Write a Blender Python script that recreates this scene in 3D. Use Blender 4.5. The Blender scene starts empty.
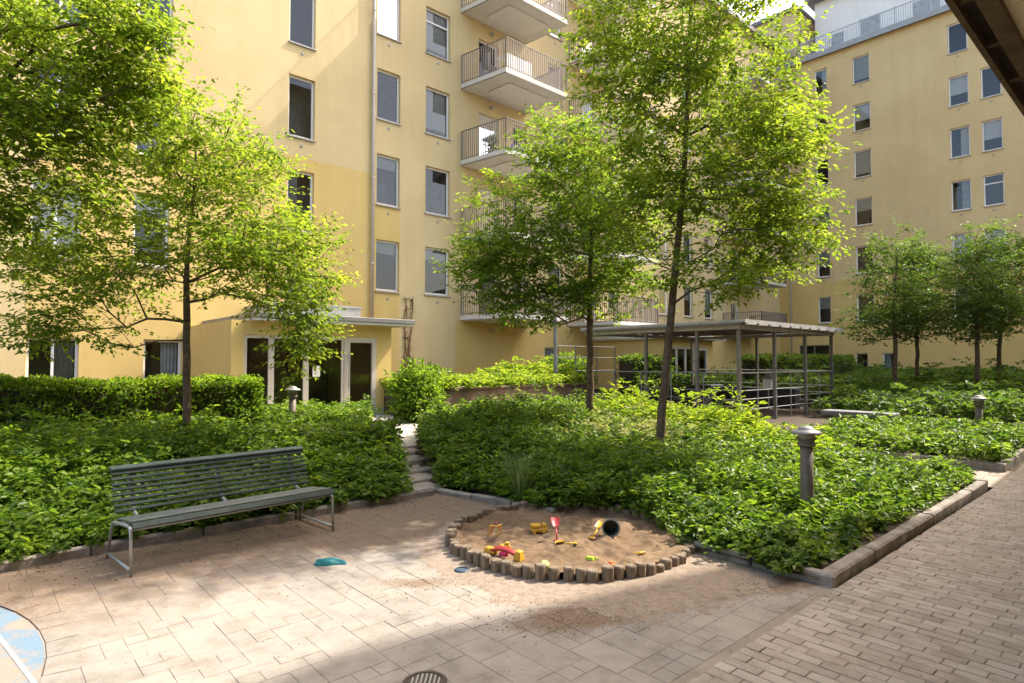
import bpy, bmesh, math, random
import numpy as np
from math import sin, cos, radians, pi, sqrt, atan2
random.seed(7); RNG = np.random.default_rng(7)
S = bpy.context.scene
COL = S.collection
# ---------------------------------------------------------------- courtyard frame: p runs along the long facade, r across the yard
A = radians(48.25)
UX, UY = sin(A), cos(A)
def W(p, r, z=0.0): return (p*UX - r*UY, p*UY + r*UX, z)
def PR(x, y): return (x*UX + y*UY, -x*UY + y*UX)
F = 606.0; TH = math.atan(20.5/606); CH = 1.8
def pix(x, y, Y):                    # where a point seen in the photograph stands, given its distance
    up = 341.5 - y
    d = ((x-512), F*cos(TH)-up*sin(TH), F*sin(TH)+up*cos(TH)); k = Y/d[1]
    return np.array((d[0]*k, Y, d[2]*k+CH))
def gnd(x, y, z=0.0):
    up = 341.5 - y
    d = ((x-512), F*cos(TH)-up*sin(TH), F*sin(TH)+up*cos(TH)); k = (z-CH)/d[2]
    return (d[0]*k, d[1]*k, z)
def sm(t): t = min(1, max(0, t)); return t*t*(3-2*t)
def terrain(p, r):
    a = 0.30*sm((r-7.2)/1.9)
    b = 0.20*sm((p-10.5)/6) + 0.30*sm((p-25)/15)
    return max(a, b)
# ---------------------------------------------------------------- nodes
def mat(name):
    m = bpy.data.materials.new(name); m.use_nodes = True
    nt = m.node_tree; b = nt.nodes['Principled BSDF']
    return m, nt, b
def N(nt, t, **kw):
    n = nt.nodes.new(t)
    for k, v in kw.items():
        if k in n.inputs: n.inputs[k].default_value = v
        else: setattr(n, k, v)
    return n
def L(nt, a, b): nt.links.new(a, b)
def ramp(nt, fac, stops):
    n = nt.nodes.new('ShaderNodeValToRGB'); e = n.color_ramp.elements
    while len(e) < len(stops): e.new(0.5)
    for i, (p, c) in enumerate(stops):
        e[i].position = p; e[i].color = (*c, 1) if len(c) == 3 else c
    L(nt, fac, n.inputs['Fac']); return n
def mixc(nt, fac, a, b, mode='MIX'):
    n = nt.nodes.new('ShaderNodeMix'); n.data_type = 'RGBA'; n.blend_type = mode
    for sock, v in ((n.inputs['Factor'], fac), (n.inputs[6], a), (n.inputs[7], b)):
        if isinstance(v, (int, float)): sock.default_value = v
        elif isinstance(v, tuple): sock.default_value = (*v, 1)
        else: L(nt, v, sock)
    return n.outputs[2]
def noise(nt, scale, detail=6, rough=0.6, vec=None, dist=0.0):
    n = N(nt, 'ShaderNodeTexNoise'); n.inputs['Scale'].default_value = scale
    n.inputs['Detail'].default_value = detail; n.inputs['Roughness'].default_value = rough
    n.inputs['Distortion'].default_value = dist
    if vec is not None: L(nt, vec, n.inputs['Vector'])
    return n.outputs['Fac']
def geo_pos(nt): return N(nt, 'ShaderNodeNewGeometry').outputs['Position']
def bump(nt, b, h, strength=0.3, dist=0.01):
    n = N(nt, 'ShaderNodeBump'); n.inputs['Strength'].default_value = strength; n.inputs['Distance'].default_value = dist
    L(nt, h, n.inputs['Height']); L(nt, n.outputs['Normal'], b.inputs['Normal'])
def simple(name, c, rough=0.6, metal=0.0, var=0.12, scale=8, bmp=0.0, spec=0.4):
    m, nt, b = mat(name); pos = geo_pos(nt)
    f = noise(nt, scale, 5, 0.6, pos)
    d = tuple(x*(1-var) for x in c); e = tuple(min(1, x*(1+var)) for x in c)
    r = ramp(nt, f, [(0.3, d), (0.7, e)])
    L(nt, r.outputs['Color'], b.inputs['Base Color'])
    b.inputs['Roughness'].default_value = rough; b.inputs['Metallic'].default_value = metal
    b.inputs['Specular IOR Level'].default_value = spec
    if bmp: bump(nt, b, noise(nt, scale*6, 4, 0.6, pos), bmp, 0.01)
    return m
def stucco(name, c, c2):
    m, nt, b = mat(name); pos = geo_pos(nt)
    big = noise(nt, 0.35, 5, 0.65, pos); mp = N(nt, 'ShaderNodeMapping'); mp.inputs['Scale'].default_value = (1.6, 1.6, 0.12)
    L(nt, pos, mp.inputs['Vector']); streak = noise(nt, 1.5, 5, 0.6, mp.outputs['Vector'])
    fine = noise(nt, 30, 4, 0.6, pos)
    base = ramp(nt, big, [(0.38, c2), (0.62, c)]).outputs['Color']
    st = ramp(nt, streak, [(0.25, (0.93, 0.925, 0.915)), (0.6, (1, 1, 1))]).outputs['Color']
    o = mixc(nt, 1.0, base, st, 'MULTIPLY')
    o = mixc(nt, 0.5, o, ramp(nt, fine, [(0.25, (0.88, 0.88, 0.88)), (0.75, (1, 1, 1))]).outputs['Color'], 'MULTIPLY')
    L(nt, o, b.inputs['Base Color']); b.inputs['Roughness'].default_value = 0.92; b.inputs['Specular IOR Level'].default_value = 0.15
    bump(nt, b, fine, 0.25, 0.01)
    return m
def leafmat(name, stops, trans=0.42, rough=0.42, tcol=1.95):
    m, nt, b = mat(name)
    at = N(nt, 'ShaderNodeAttribute'); at.attribute_name = 'tone'
    c = ramp(nt, at.outputs['Fac'], stops).outputs['Color']
    L(nt, c, b.inputs['Base Color']); b.inputs['Roughness'].default_value = rough; b.inputs['Specular IOR Level'].default_value = 0.22
    tr = N(nt, 'ShaderNodeBsdfTranslucent')
    tc = mixc(nt, 1.0, c, (tcol*1.12, tcol*1.16, tcol*0.6), 'MULTIPLY'); L(nt, tc, tr.inputs['Color'])
    mx = N(nt, 'ShaderNodeMixShader'); mx.inputs['Fac'].default_value = trans
    L(nt, b.outputs['BSDF'], mx.inputs[1]); L(nt, tr.outputs['BSDF'], mx.inputs[2])
    L(nt, mx.outputs['Shader'], nt.nodes['Material Output'].inputs['Surface'])
    return m
M = {}
M['pale'] = stucco('pale_render', (0.655, 0.52, 0.285), (0.60, 0.465, 0.25))
M['yellow'] = stucco('yellow_render', (0.655, 0.485, 0.195), (0.61, 0.44, 0.165))
M['white_wall'] = stucco('white_render', (0.88, 0.86, 0.83), (0.85, 0.83, 0.80))
M['plinth'] = simple('plinth_concrete', (0.42, 0.40, 0.37), 0.9, bmp=0.3)
M['frame'] = simple('window_frame_paint', (0.62, 0.60, 0.56), 0.45, var=0.05)
M['frame_white'] = simple('white_frame_paint', (0.76, 0.75, 0.73), 0.45, var=0.04)
M['doorframe'] = simple('door_frame_paint', (0.52, 0.47, 0.40), 0.5, var=0.06)
M['sill'] = simple('zinc_sill', (0.30, 0.29, 0.28), 0.45, 0.5, var=0.15)
M['metal'] = simple('galvanised_steel', (0.42, 0.42, 0.41), 0.45, 0.55, var=0.18, scale=5)
M['dark_metal'] = simple('grey_painted_steel', (0.20, 0.205, 0.205), 0.5, 0.2, var=0.2, scale=5)
M['pipe'] = simple('pipe_paint', (0.50, 0.44, 0.40), 0.45, 0.1, var=0.08)
M['rail_grey'] = simple('grey_rail_steel', (0.27, 0.27, 0.265), 0.55, 0.2, var=0.15)
M['slate'] = simple('dark_slate', (0.045, 0.045, 0.05), 0.7, var=0.3, scale=5, bmp=.3)
M['oldwood'] = simple('grey_old_wood', (0.15, 0.135, 0.12), 0.85, var=0.3, scale=5)
M['pergola_roof'] = simple('weathered_roof_timber', (0.40, 0.385, 0.355), 0.75, var=0.2, scale=4)
M['pergola_post'] = simple('weathered_post', (0.17, 0.16, 0.15), 0.6, 0.2, var=0.2)
M['roofmetal'] = simple('roof_sheet', (0.19, 0.185, 0.18), 0.6, 0.2, var=0.15, scale=3)
M['soffit_light'] = simple('pale_soffit_paint', (0.78, 0.68, 0.52), 0.85, var=0.05, scale=2)
M['balcony'] = simple('balcony_concrete', (0.60, 0.575, 0.53), 0.85, var=0.08, scale=2.5)
M['soffit'] = simple('soffit_paint', (0.55, 0.53, 0.49), 0.85, var=0.07, scale=2)
M['rail'] = simple('rail_paint', (0.24, 0.205, 0.18), 0.5, 0.2, var=0.1)
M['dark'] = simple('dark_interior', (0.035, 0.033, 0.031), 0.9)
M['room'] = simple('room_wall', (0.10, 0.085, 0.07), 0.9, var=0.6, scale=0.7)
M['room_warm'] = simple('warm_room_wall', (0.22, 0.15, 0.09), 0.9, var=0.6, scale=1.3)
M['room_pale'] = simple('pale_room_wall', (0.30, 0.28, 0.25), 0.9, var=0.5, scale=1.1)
M['blind'] = simple('blind_fabric', (0.50, 0.48, 0.45), 0.8, var=0.05)
M['curtain'] = simple('curtain_fabric', (0.34, 0.36, 0.38), 0.85, var=0.3, scale=3)
M['brownstuff'] = simple('brown_boards', (0.22, 0.11, 0.065), 0.8, var=0.2)
M['white'] = simple('white_plastic', (0.78, 0.77, 0.76), 0.5, var=0.03)
M['paper'] = simple('paper', (0.75, 0.73, 0.68), 0.8, var=0.02)
M['concrete'] = simple('retaining_concrete', (0.175, 0.12, 0.09), 0.9, var=0.28, scale=2.5, bmp=0.4)
M['kerb'] = simple('kerb_stone', (0.235, 0.205, 0.175), 0.9, var=0.45, scale=5, bmp=0.8)
M['crumb'] = simple('earth_crumbs', (0.15, 0.10, 0.065), 1.0, var=0.5, scale=15)
M['litter'] = simple('dead_leaf_litter', (0.16, 0.095, 0.055), 0.95, var=0.5, scale=12)
M['soil'] = simple('soil', (0.065, 0.045, 0.03), 0.95, var=0.4, scale=9, bmp=0.6)
M['step'] = simple('step_stone', (0.36, 0.30, 0.24), 0.9, var=0.25, scale=6, bmp=0.4)
M['bark'] = simple('bark', (0.115, 0.078, 0.052), 0.9, var=0.45, scale=14, bmp=0.7)
M['stem'] = simple('twig_bark', (0.09, 0.06, 0.035), 0.9, var=0.3, scale=14)
M['bollard'] = simple('bollard_paint', (0.14, 0.11, 0.088), 0.55, 0.0, var=0.2, scale=6)
M['bollard_cap'] = simple('bollard_cap_metal', (0.22, 0.21, 0.205), 0.5, 0.2, var=0.15)
M['lens'] = simple('lamp_lens', (0.40, 0.33, 0.25), 0.25, var=0.1)
M['eavewood'] = simple('eave_timber', (0.115, 0.075, 0.045), 0.75, var=0.35, scale=5, bmp=0.3)
M['eavedark'] = simple('eave_boarding', (0.05, 0.034, 0.024), 0.8, var=0.3, scale=5)
M['graystone'] = simple('bench_granite', (0.16, 0.16, 0.17), 0.7, var=0.25, scale=12, bmp=0.2)
def glassmat():
    m, nt, b = mat('window_glass')
    tr = N(nt, 'ShaderNodeBsdfTransparent'); tr.inputs['Color'].default_value = (0.72, 0.76, 0.78, 1)
    gl = N(nt, 'ShaderNodeBsdfGlossy'); gl.inputs['Roughness'].default_value = 0.015; gl.inputs['Color'].default_value = (0.95, 0.97, 1, 1)
    fr = N(nt, 'ShaderNodeFresnel'); fr.inputs['IOR'].default_value = 1.6
    bm = N(nt, 'ShaderNodeBump'); bm.inputs['Strength'].default_value = 0.02; bm.inputs['Distance'].default_value = 0.05
    L(nt, noise(nt, 0.9, 1, 0.5, geo_pos(nt)), bm.inputs['Height']); L(nt, bm.outputs['Normal'], gl.inputs['Normal'])
    mx = N(nt, 'ShaderNodeMixShader'); L(nt, fr.outputs['Fac'], mx.inputs['Fac'])
    L(nt, tr.outputs[0], mx.inputs[1]); L(nt, gl.outputs[0], mx.inputs[2])
    L(nt, mx.outputs[0], nt.nodes['Material Output'].inputs['Surface'])
    return m
M['glass'] = glassmat()
def slatmat():
    m, nt, b = mat('bench_slat_paint'); pos = geo_pos(nt)
    f = noise(nt, 7, 6, 0.65, pos); g = noise(nt, 60, 3, 0.6, pos)
    c = ramp(nt, f, [(0.35, (0.026, 0.046, 0.040)), (0.65, (0.050, 0.075, 0.066))]).outputs['Color']
    c = mixc(nt, ramp(nt, g, [(0.66, (0, 0, 0)), (0.74, (1, 1, 1))]).outputs['Color'], c, (0.20, 0.19, 0.16))
    L(nt, c, b.inputs['Base Color']); b.inputs['Roughness'].default_value = 0.36
    bump(nt, b, g, 0.1, 0.003); return m
M['slat'] = slatmat()
def stakemat():
    m, nt, b = mat('stake_wood'); pos = geo_pos(nt)
    mp = N(nt, 'ShaderNodeMapping'); mp.inputs['Scale'].default_value = (14, 14, 1.6); L(nt, pos, mp.inputs['Vector'])
    f = noise(nt, 3, 5, 0.65, mp.outputs['Vector']); g = noise(nt, 9, 4, 0.6, pos)
    c = ramp(nt, f, [(0.3, (0.12, 0.085, 0.055)), (0.7, (0.30, 0.235, 0.165))]).outputs['Color']
    c = mixc(nt, 0.5, c, ramp(nt, g, [(0.3, (0.55, 0.5, 0.45)), (0.7, (1, 1, 1))]).outputs['Color'], 'MULTIPLY')
    L(nt, c, b.inputs['Base Color']); b.inputs['Roughness'].default_value = 0.9; bump(nt, b, f, 0.5, 0.01); return m
M['stake'] = stakemat()
def sandmat(name, a, b_, sc=1.0):
    m, nt, b = mat(name); pos = geo_pos(nt)
    f = noise(nt, 2.2*sc, 8, 0.7, pos); g = noise(nt, 55, 5, 0.75, pos); k = noise(nt, 14, 5, 0.65, pos)
    c = ramp(nt, f, [(0.33, a), (0.66, b_)]).outputs['Color']
    c = mixc(nt, 0.55, c, ramp(nt, k, [(0.35, (0.62, 0.58, 0.54)), (0.6, (1, 1, 1))]).outputs['Color'], 'MULTIPLY')
    c = mixc(nt, 0.6, c, ramp(nt, g, [(0.3, (0.6, 0.57, 0.55)), (0.65, (1.05, 1.05, 1.05))]).outputs['Color'], 'MULTIPLY')
    L(nt, c, b.inputs['Base Color']); b.inputs['Roughness'].default_value = 1.0; b.inputs['Specular IOR Level'].default_value = 0.1
    h = N(nt, 'ShaderNodeMath', operation='ADD'); L(nt, g, h.inputs[0]); L(nt, k, h.inputs[1])
    bump(nt, b, h.outputs[0], 0.55, 0.02); return m
M['sand'] = sandmat('sandbox_sand', (0.17, 0.112, 0.068), (0.30, 0.21, 0.132))
M['spill'] = sandmat('spilled_sand', (0.32, 0.255, 0.195), (0.39, 0.315, 0.25))
M['dirt'] = sandmat('dark_dirt', (0.27, 0.19, 0.125), (0.40, 0.305, 0.215), 2)
def pavemat(name, a, b_, sandc, sand_lo, sand_hi, stains=False):
    m, nt, b = mat(name); pos = geo_pos(nt)
    at = N(nt, 'ShaderNodeAttribute'); at.attribute_name = 'tone'
    c = ramp(nt, at.outputs['Fac'], [(0, a), (1, b_)]).outputs['Color']
    g = noise(nt, 70, 4, 0.7, pos); k = noise(nt, 5, 7, 0.7, pos); big = noise(nt, 0.8, 7, 0.62, pos, 0.3)
    c = mixc(nt, 0.7, c, ramp(nt, g, [(0.3, (0.72, 0.71, 0.70)), (0.7, (1.06, 1.06, 1.06))]).outputs['Color'], 'MULTIPLY')
    c = mixc(nt, 0.8, c, ramp(nt, k, [(0.36, (0.70, 0.67, 0.64)), (0.54, (1, 1, 1))]).outputs['Color'], 'MULTIPLY')
    fz = ramp(nt, big, [(sand_lo, (0, 0, 0)), (sand_hi, (1, 1, 1))]).outputs['Color']
    kk = ramp(nt, k, [(0.3, (0.35, 0.35, 0.35)), (0.6, (1, 1, 1))]).outputs['Color']
    fz = mixc(nt, 1.0, fz, kk, 'MULTIPLY')
    c = mixc(nt, fz, c, sandc)
    if stains:                                   # damp brown dirt trodden into the slabs near the sandbox and along the kerb
        tot = None
        def plus(a_, b2):
            if a_ is None: return b2
            m_ = N(nt, 'ShaderNodeMath', operation='ADD'); L(nt, a_, m_.inputs[0]); L(nt, b2, m_.inputs[1]); return m_.outputs[0]
        for (cx, cy, sx_, sy_, am) in ((.62, 4.42, .62, .26, 1.0), (.30, 4.22, .5, .2, .7), (1.95, 4.95, .6, .26, .9), (1.5, 4.72, .4, .16, .7), (2.35, 5.05, .4, .18, .7), (-.75, 5.0, .5, .2, .5), (-1.6, 6.6, 1.3, .9, .55)):
            mp = N(nt, 'ShaderNodeMapping'); mp.inputs['Location'].default_value = (-cx/sx_, -cy/sy_, 0); mp.inputs['Scale'].default_value = (1/sx_, 1/sy_, 0); L(nt, pos, mp.inputs['Vector'])
            gr = N(nt, 'ShaderNodeTexGradient', gradient_type='SPHERICAL'); L(nt, mp.outputs[0], gr.inputs['Vector'])
            mm = N(nt, 'ShaderNodeMath', operation='MULTIPLY'); mm.inputs[1].default_value = am; L(nt, gr.outputs['Fac'], mm.inputs[0]); tot = plus(tot, mm.outputs[0])
        dt = N(nt, 'ShaderNodeVectorMath', operation='DOT_PRODUCT'); dt.inputs[1].default_value = (-UY, UX, 0); L(nt, pos, dt.inputs[0])
        mr = N(nt, 'ShaderNodeMapRange'); mr.inputs[1].default_value = 4.5; mr.inputs[2].default_value = 6.7; mr.inputs[4].default_value = .72; L(nt, dt.outputs['Value'], mr.inputs[0]); tot = plus(tot, mr.outputs[0])
        n1 = noise(nt, 4.5, 9, 0.78, pos, .4)
        a1 = N(nt, 'ShaderNodeMath', operation='ADD'); L(nt, tot, a1.inputs[0]); L(nt, n1, a1.inputs[1])
        fs_ = ramp(nt, a1.outputs[0], [(.60, (0, 0, 0)), (.98, (.85, .85, .85))]).outputs['Color']
        c = mixc(nt, fs_, c, mixc(nt, ramp(nt, g, [(.35, (0, 0, 0)), (.65, (1, 1, 1))]).outputs['Color'], (0.12, 0.078, 0.048), (0.25, 0.175, 0.115)))
    sp = noise(nt, 21, 2, 0.5, pos)
    c = mixc(nt, ramp(nt, sp, [(0.735, (0, 0, 0)), (0.76, (1, 1, 1))]).outputs['Color'], c, (0.10, 0.075, 0.055))
    L(nt, c, b.inputs['Base Color']); b.inputs['Roughness'].default_value = 0.92; b.inputs['Specular IOR Level'].default_value = 0.2
    bump(nt, b, g, 0.35, 0.006); return m
M['slabs'] = pavemat('terrace_slab', (0.255, 0.230, 0.203), (0.310, 0.281, 0.250), (0.36, 0.31, 0.255), 0.36, 0.66, True)
M['pavers'] = pavemat('path_paver', (0.36, 0.305, 0.25), (0.47, 0.405, 0.34), (0.42, 0.34, 0.265), 0.52, 0.85)
M['joint'] = simple('joint_sand', (0.25, 0.20, 0.15), 1.0, var=0.45, scale=3.5, bmp=0.3)
M['joint_sandy'] = simple('dry_joint_sand', (0.27, 0.225, 0.18), 1.0, var=0.3, scale=2.5, bmp=0.3)
M['farpath'] = simple('path_gravel', (0.46, 0.41, 0.36), 0.95, var=0.15, scale=6, bmp=0.3)
# leaves: dark to light
M['leaf_tree'] = leafmat('tree_leaf', [(0, (0.055, 0.105, 0.018)), (0.5, (0.115, 0.175, 0.024)), (1, (0.22, 0.265, 0.036))], 0.54, 0.5)
M['leaf_tree_lime'] = leafmat('lime_tree_leaf', [(0, (0.06, 0.11, 0.018)), (0.5, (0.14, 0.19, 0.026)), (1, (0.265, 0.29, 0.04))], 0.54, 0.5)
M['leaf_far'] = leafmat('far_tree_leaf', [(0, (0.04, 0.08, 0.018)), (0.5, (0.075, 0.125, 0.022)), (1, (0.13, 0.18, 0.03))], 0.42, 0.5)
M['leaf_cover'] = leafmat('ground_cover_leaf', [(0, (0.035, 0.08, 0.012)), (0.5, (0.10, 0.165, 0.022)), (0.85, (0.18, 0.25, 0.035)), (1, (0.27, 0.33, 0.06))], 0.38, 0.40)
M['leaf_fern'] = leafmat('feathery_leaf', [(0, (0.09, 0.15, 0.016)), (0.5, (0.18, 0.245, 0.025)), (1, (0.30, 0.34, 0.045))], 0.45, 0.5)
M['leaf_cream'] = leafmat('variegated_leaf', [(0, (0.10, 0.14, 0.04)), (0.5, (0.24, 0.26, 0.11)), (1, (0.44, 0.40, 0.21))], 0.30, 0.5)
M['leaf_hedge'] = leafmat('hedge_leaf', [(0, (0.05, 0.105, 0.012)), (0.5, (0.11, 0.185, 0.018)), (1, (0.21, 0.28, 0.028))], 0.44, 0.48)
M['grass'] = leafmat('grass_blade', [(0, (0.05, 0.10, 0.03)), (0.6, (0.12, 0.19, 0.06)), (1, (0.34, 0.34, 0.20))], 0.35, 0.5)
M['ivydead'] = simple('dry_creeper', (0.19, 0.105, 0.055), 0.95, var=0.4, scale=9)
for nm, c in dict(toy_yellow=(0.56, 0.33, 0.03), toy_red=(0.45, 0.05, 0.045), toy_lime=(0.42, 0.55, 0.04), toy_orange=(0.72, 0.16, 0.02),
                  toy_pink=(0.55, 0.03, 0.12), toy_blue=(0.05, 0.08, 0.30)).items():
    M[nm] = simple(nm+'_plastic', c, 0.4, var=0.08)
M['bucket'] = simple('bucket_plastic', (0.05, 0.075, 0.06), 0.45, var=0.15)
M['bucket_rim'] = simple('bucket_rim_plastic', (0.16, 0.19, 0.17), 0.4, var=0.1)
M['cyan'] = simple('turquoise_cloth', (0.012, 0.15, 0.16), 0.6, var=0.3, scale=25)
M['slate_blue'] = simple('slate_blue_plastic', (0.05, 0.075, 0.11), 0.5, var=0.15)
M['iron'] = simple('cast_iron', (0.09, 0.075, 0.065), 0.6, 0.5, var=0.3, scale=20, bmp=0.3)
def circlemat():
    m, nt, b = mat('painted_paving'); pos = geo_pos(nt)
    k = noise(nt, 2.6, 7, 0.68, pos, 0.4); g = noise(nt, 60, 4, 0.7, pos)
    f = ramp(nt, k, [(0.44, (0, 0, 0)), (0.54, (1, 1, 1))]).outputs['Color']
    c = mixc(nt, f, (0.28, 0.235, 0.19), (0.15, 0.225, 0.295))
    c = mixc(nt, 0.6, c, ramp(nt, g, [(0.3, (0.7, 0.7, 0.7)), (0.7, (1.05, 1.05, 1.05))]).outputs['Color'], 'MULTIPLY')
    L(nt, c, b.inputs['Base Color']); b.inputs['Roughness'].default_value = 0.85; bump(nt, b, g, 0.3, 0.006); return m
M['circle'] = circlemat()
M['faded_line'] = simple('faded_line_paint', (0.42, 0.40, 0.37), 0.9, var=0.3, scale=9)
# ---------------------------------------------------------------- mesh helpers
class MB:
    def __init__(s): s.v = []; s.f = []; s.m = []
    def add(s, vs, fs, mi=0):
        o = len(s.v); s.v += [tuple(map(float, v)) for v in vs]
        for f in fs: s.f.append([i+o for i in f]); s.m.append(mi)
    def hexa(s, c, mi=0):    # c: 8 corners, bottom 4 then top 4
        s.add(c, [(0, 3, 2, 1), (4, 5, 6, 7), (0, 1, 5, 4), (1, 2, 6, 5), (2, 3, 7, 6), (3, 0, 4, 7)], mi)
    def box(s, p0, p1, r0, r1, z0, z1, mi=0, fr=W):
        s.hexa([fr(p0, r0, z0), fr(p1, r0, z0), fr(p1, r1, z0), fr(p0, r1, z0), fr(p0, r0, z1), fr(p1, r0, z1), fr(p1, r1, z1), fr(p0, r1, z1)], mi)
    def prism(s, poly, z0, z1, mi=0):  # poly of (p,r)
        n = len(poly)
        s.add([W(p, r, z0) for p, r in poly]+[W(p, r, z1) for p, r in poly],
              [tuple(range(n-1, -1, -1)), tuple(range(n, 2*n))]+[(i, (i+1) % n, n+(i+1) % n, n+i) for i in range(n)], mi)
    def tube(s, pts, rad, n=8, mi=0, cap=True):
        pts = [np.array(p, float) for p in pts]; k = len(pts)
        if not hasattr(rad, '__len__'): rad = [rad]*k
        o = len(s.v); ref = None
        for i, p in enumerate(pts):
            t = pts[min(i+1, k-1)]-pts[max(i-1, 0)]; t /= (np.linalg.norm(t)+1e-9)
            if ref is None:
                ref = np.array((1, 0, 0)) if abs(t[0]) < 0.8 else np.array((0, 1, 0))
            a = np.cross(t, ref); a /= (np.linalg.norm(a)+1e-9); b = np.cross(t, a); ref = -np.cross(t, a) if False else np.cross(a, t)
            for j in range(n):
                w = 2*pi*j/n; s.v.append(tuple(p+rad[i]*(cos(w)*a+sin(w)*b)))
        for i in range(k-1):
            for j in range(n):
                j2 = (j+1) % n
                s.f.append([o+i*n+j, o+i*n+j2, o+(i+1)*n+j2, o+(i+1)*n+j]); s.m.append(mi)
        if cap:
            s.f.append([o+j for j in range(n)][::-1]); s.m.append(mi)
            s.f.append([o+(k-1)*n+j for j in range(n)]); s.m.append(mi)
    def lathe(s, prof, c=(0, 0, 0), n=24, mi=0, axis=None, cap=True):
        o = len(s.v); c = np.array(c, float)
        if axis is None: ax, e1, e2 = np.array((0, 0, 1.)), np.array((1., 0, 0)), np.array((0, 1., 0))
        else:
            ax = np.array(axis, float); ax /= np.linalg.norm(ax)
            e1 = np.cross(ax, (0, 0, 1.) if abs(ax[2]) < 0.9 else (1., 0, 0)); e1 /= np.linalg.norm(e1); e2 = np.cross(ax, e1)
        for r, z in prof:
            for j in range(n):
                w = 2*pi*j/n; s.v.append(tuple(c+ax*z+r*(cos(w)*e1+sin(w)*e2)))
        for i in range(len(prof)-1):
            for j in range(n):
                j2 = (j+1) % n
                s.f.append([o+i*n+j, o+i*n+j2, o+(i+1)*n+j2, o+(i+1)*n+j]); s.m.append(mi)
        if not cap: return
        s.f.append([o+j for j in range(n)][::-1]); s.m.append(mi)
        s.f.append([o+(len(prof)-1)*n+j for j in range(n)]); s.m.append(mi)
    def build(s, name, mats, parent=None, smooth=False, origin=None, bevel=0.0, label=None):
        me = bpy.data.meshes.new(name)
        org = np.array(origin if origin is not None else (parent_loc(parent) if parent else (np.mean(np.array(s.v), 0)*[1, 1, 0]+[0, 0, min(v[2] for v in s.v)])), float)
        me.from_pydata([tuple(np.array(v)-org) for v in s.v], [], s.f)
        mats = mats if isinstance(mats, (list, tuple)) else [mats]
        for m in mats: me.materials.append(M[m] if isinstance(m, str) else m)
        me.polygons.foreach_set('material_index', s.m)
        bm = bmesh.new(); bm.from_mesh(me); bmesh.ops.recalc_face_normals(bm, faces=bm.faces)
        if bevel:
            bmesh.ops.bevel(bm, geom=[e for e in bm.edges if e.is_manifold and e.calc_face_angle(0) > 0.5], offset=bevel, segments=1, affect='EDGES')
        bm.to_mesh(me); bm.free()
        if smooth: me.polygons.foreach_set('use_smooth', [True]*len(me.polygons))
        o = bpy.data.objects.new(name, me); COL.objects.link(o)
        if parent:
            o.parent = parent; o.location = org-parent_loc(parent)
        else: o.location = org
        if label: o['label'] = label
        return o
def parent_loc(o):
    l = np.zeros(3)
    while o: l += np.array(o.location); o = o.parent
    return l
def tag(o, label, cat, group=None, kind=None):
    o['label'] = label; o['category'] = cat
    if group: o['group'] = group
    if kind: o['kind'] = kind
    return o
def thing(name, label, cat, loc, group=None):
    o = bpy.data.objects.new(name, None); COL.objects.link(o); o.location = loc; o.empty_display_size = 0.2
    return tag(o, label, cat, group)
def copy_tree(o, parent=None):
    c = o.copy(); COL.objects.link(c)
    if parent: c.parent = parent
    for ch in list(o.children): copy_tree(ch, c)
    return c
def structure(o, label, cat): return tag(o, label, cat, None, 'structure')
# leaves: centre, direction along the blade, up-ish normal, length
def leaf_mesh(name, c, d, nrm, ln, wd, tone, material, parent=None, origin=(0, 0, 0), fold=0.18, shape='leaf'):
    c = np.asarray(c, float); n = len(c)
    d = d/np.linalg.norm(d, axis=1)[:, None]
    sd = np.cross(d, nrm); sd /= (np.linalg.norm(sd, axis=1)[:, None]+1e-9); up = np.cross(sd, d)
    ln = ln[:, None]; wd = wd[:, None]; org = np.array(origin, float)
    c = c-org
    prof = [(0, 0), (0.30, 0.5), (0.66, 0.40), (1, 0)]
    def pt(t, w, dz): return c+d*(t*ln)+sd*(w*wd)+up*(dz*ln)
    V = np.stack([pt(0, 0, 0), pt(.30, .5, fold*.6), pt(.68, .38, fold*.35), pt(1, 0, -0.12), pt(.68, -.38, fold*.35), pt(.30, -.5, fold*.6)], 1)
    V = V.reshape(-1, 3)
    b = (np.arange(n)*6)[:, None]
    Fc = np.concatenate([b+np.array([0, 1, 2, 3]), b+np.array([0, 3, 4, 5])], 1).reshape(-1)
    me = bpy.data.meshes.new(name)
    me.vertices.add(n*6); me.vertices.foreach_set('co', V.reshape(-1).astype(np.float32))
    me.loops.add(n*8); me.loops.foreach_set('vertex_index', Fc.astype(np.int32))
    me.polygons.add(n*2); me.polygons.foreach_set('loop_start', (np.arange(n*2)*4).astype(np.int32))
    me.materials.append(M[material])
    me.update(calc_edges=True); me.validate()
    at = me.attributes.new('tone', 'FLOAT', 'FACE'); at.data.foreach_set('value', np.repeat(np.clip(tone, 0, 1), 2).astype(np.float32))
    o = bpy.data.objects.new(name, me); COL.objects.link(o)
    if parent: o.parent = parent; o.location = org-parent_loc(parent)
    else: o.location = org
    return o
def unit(v): return v/(np.linalg.norm(v, axis=-1, keepdims=True)+1e-9)
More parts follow.
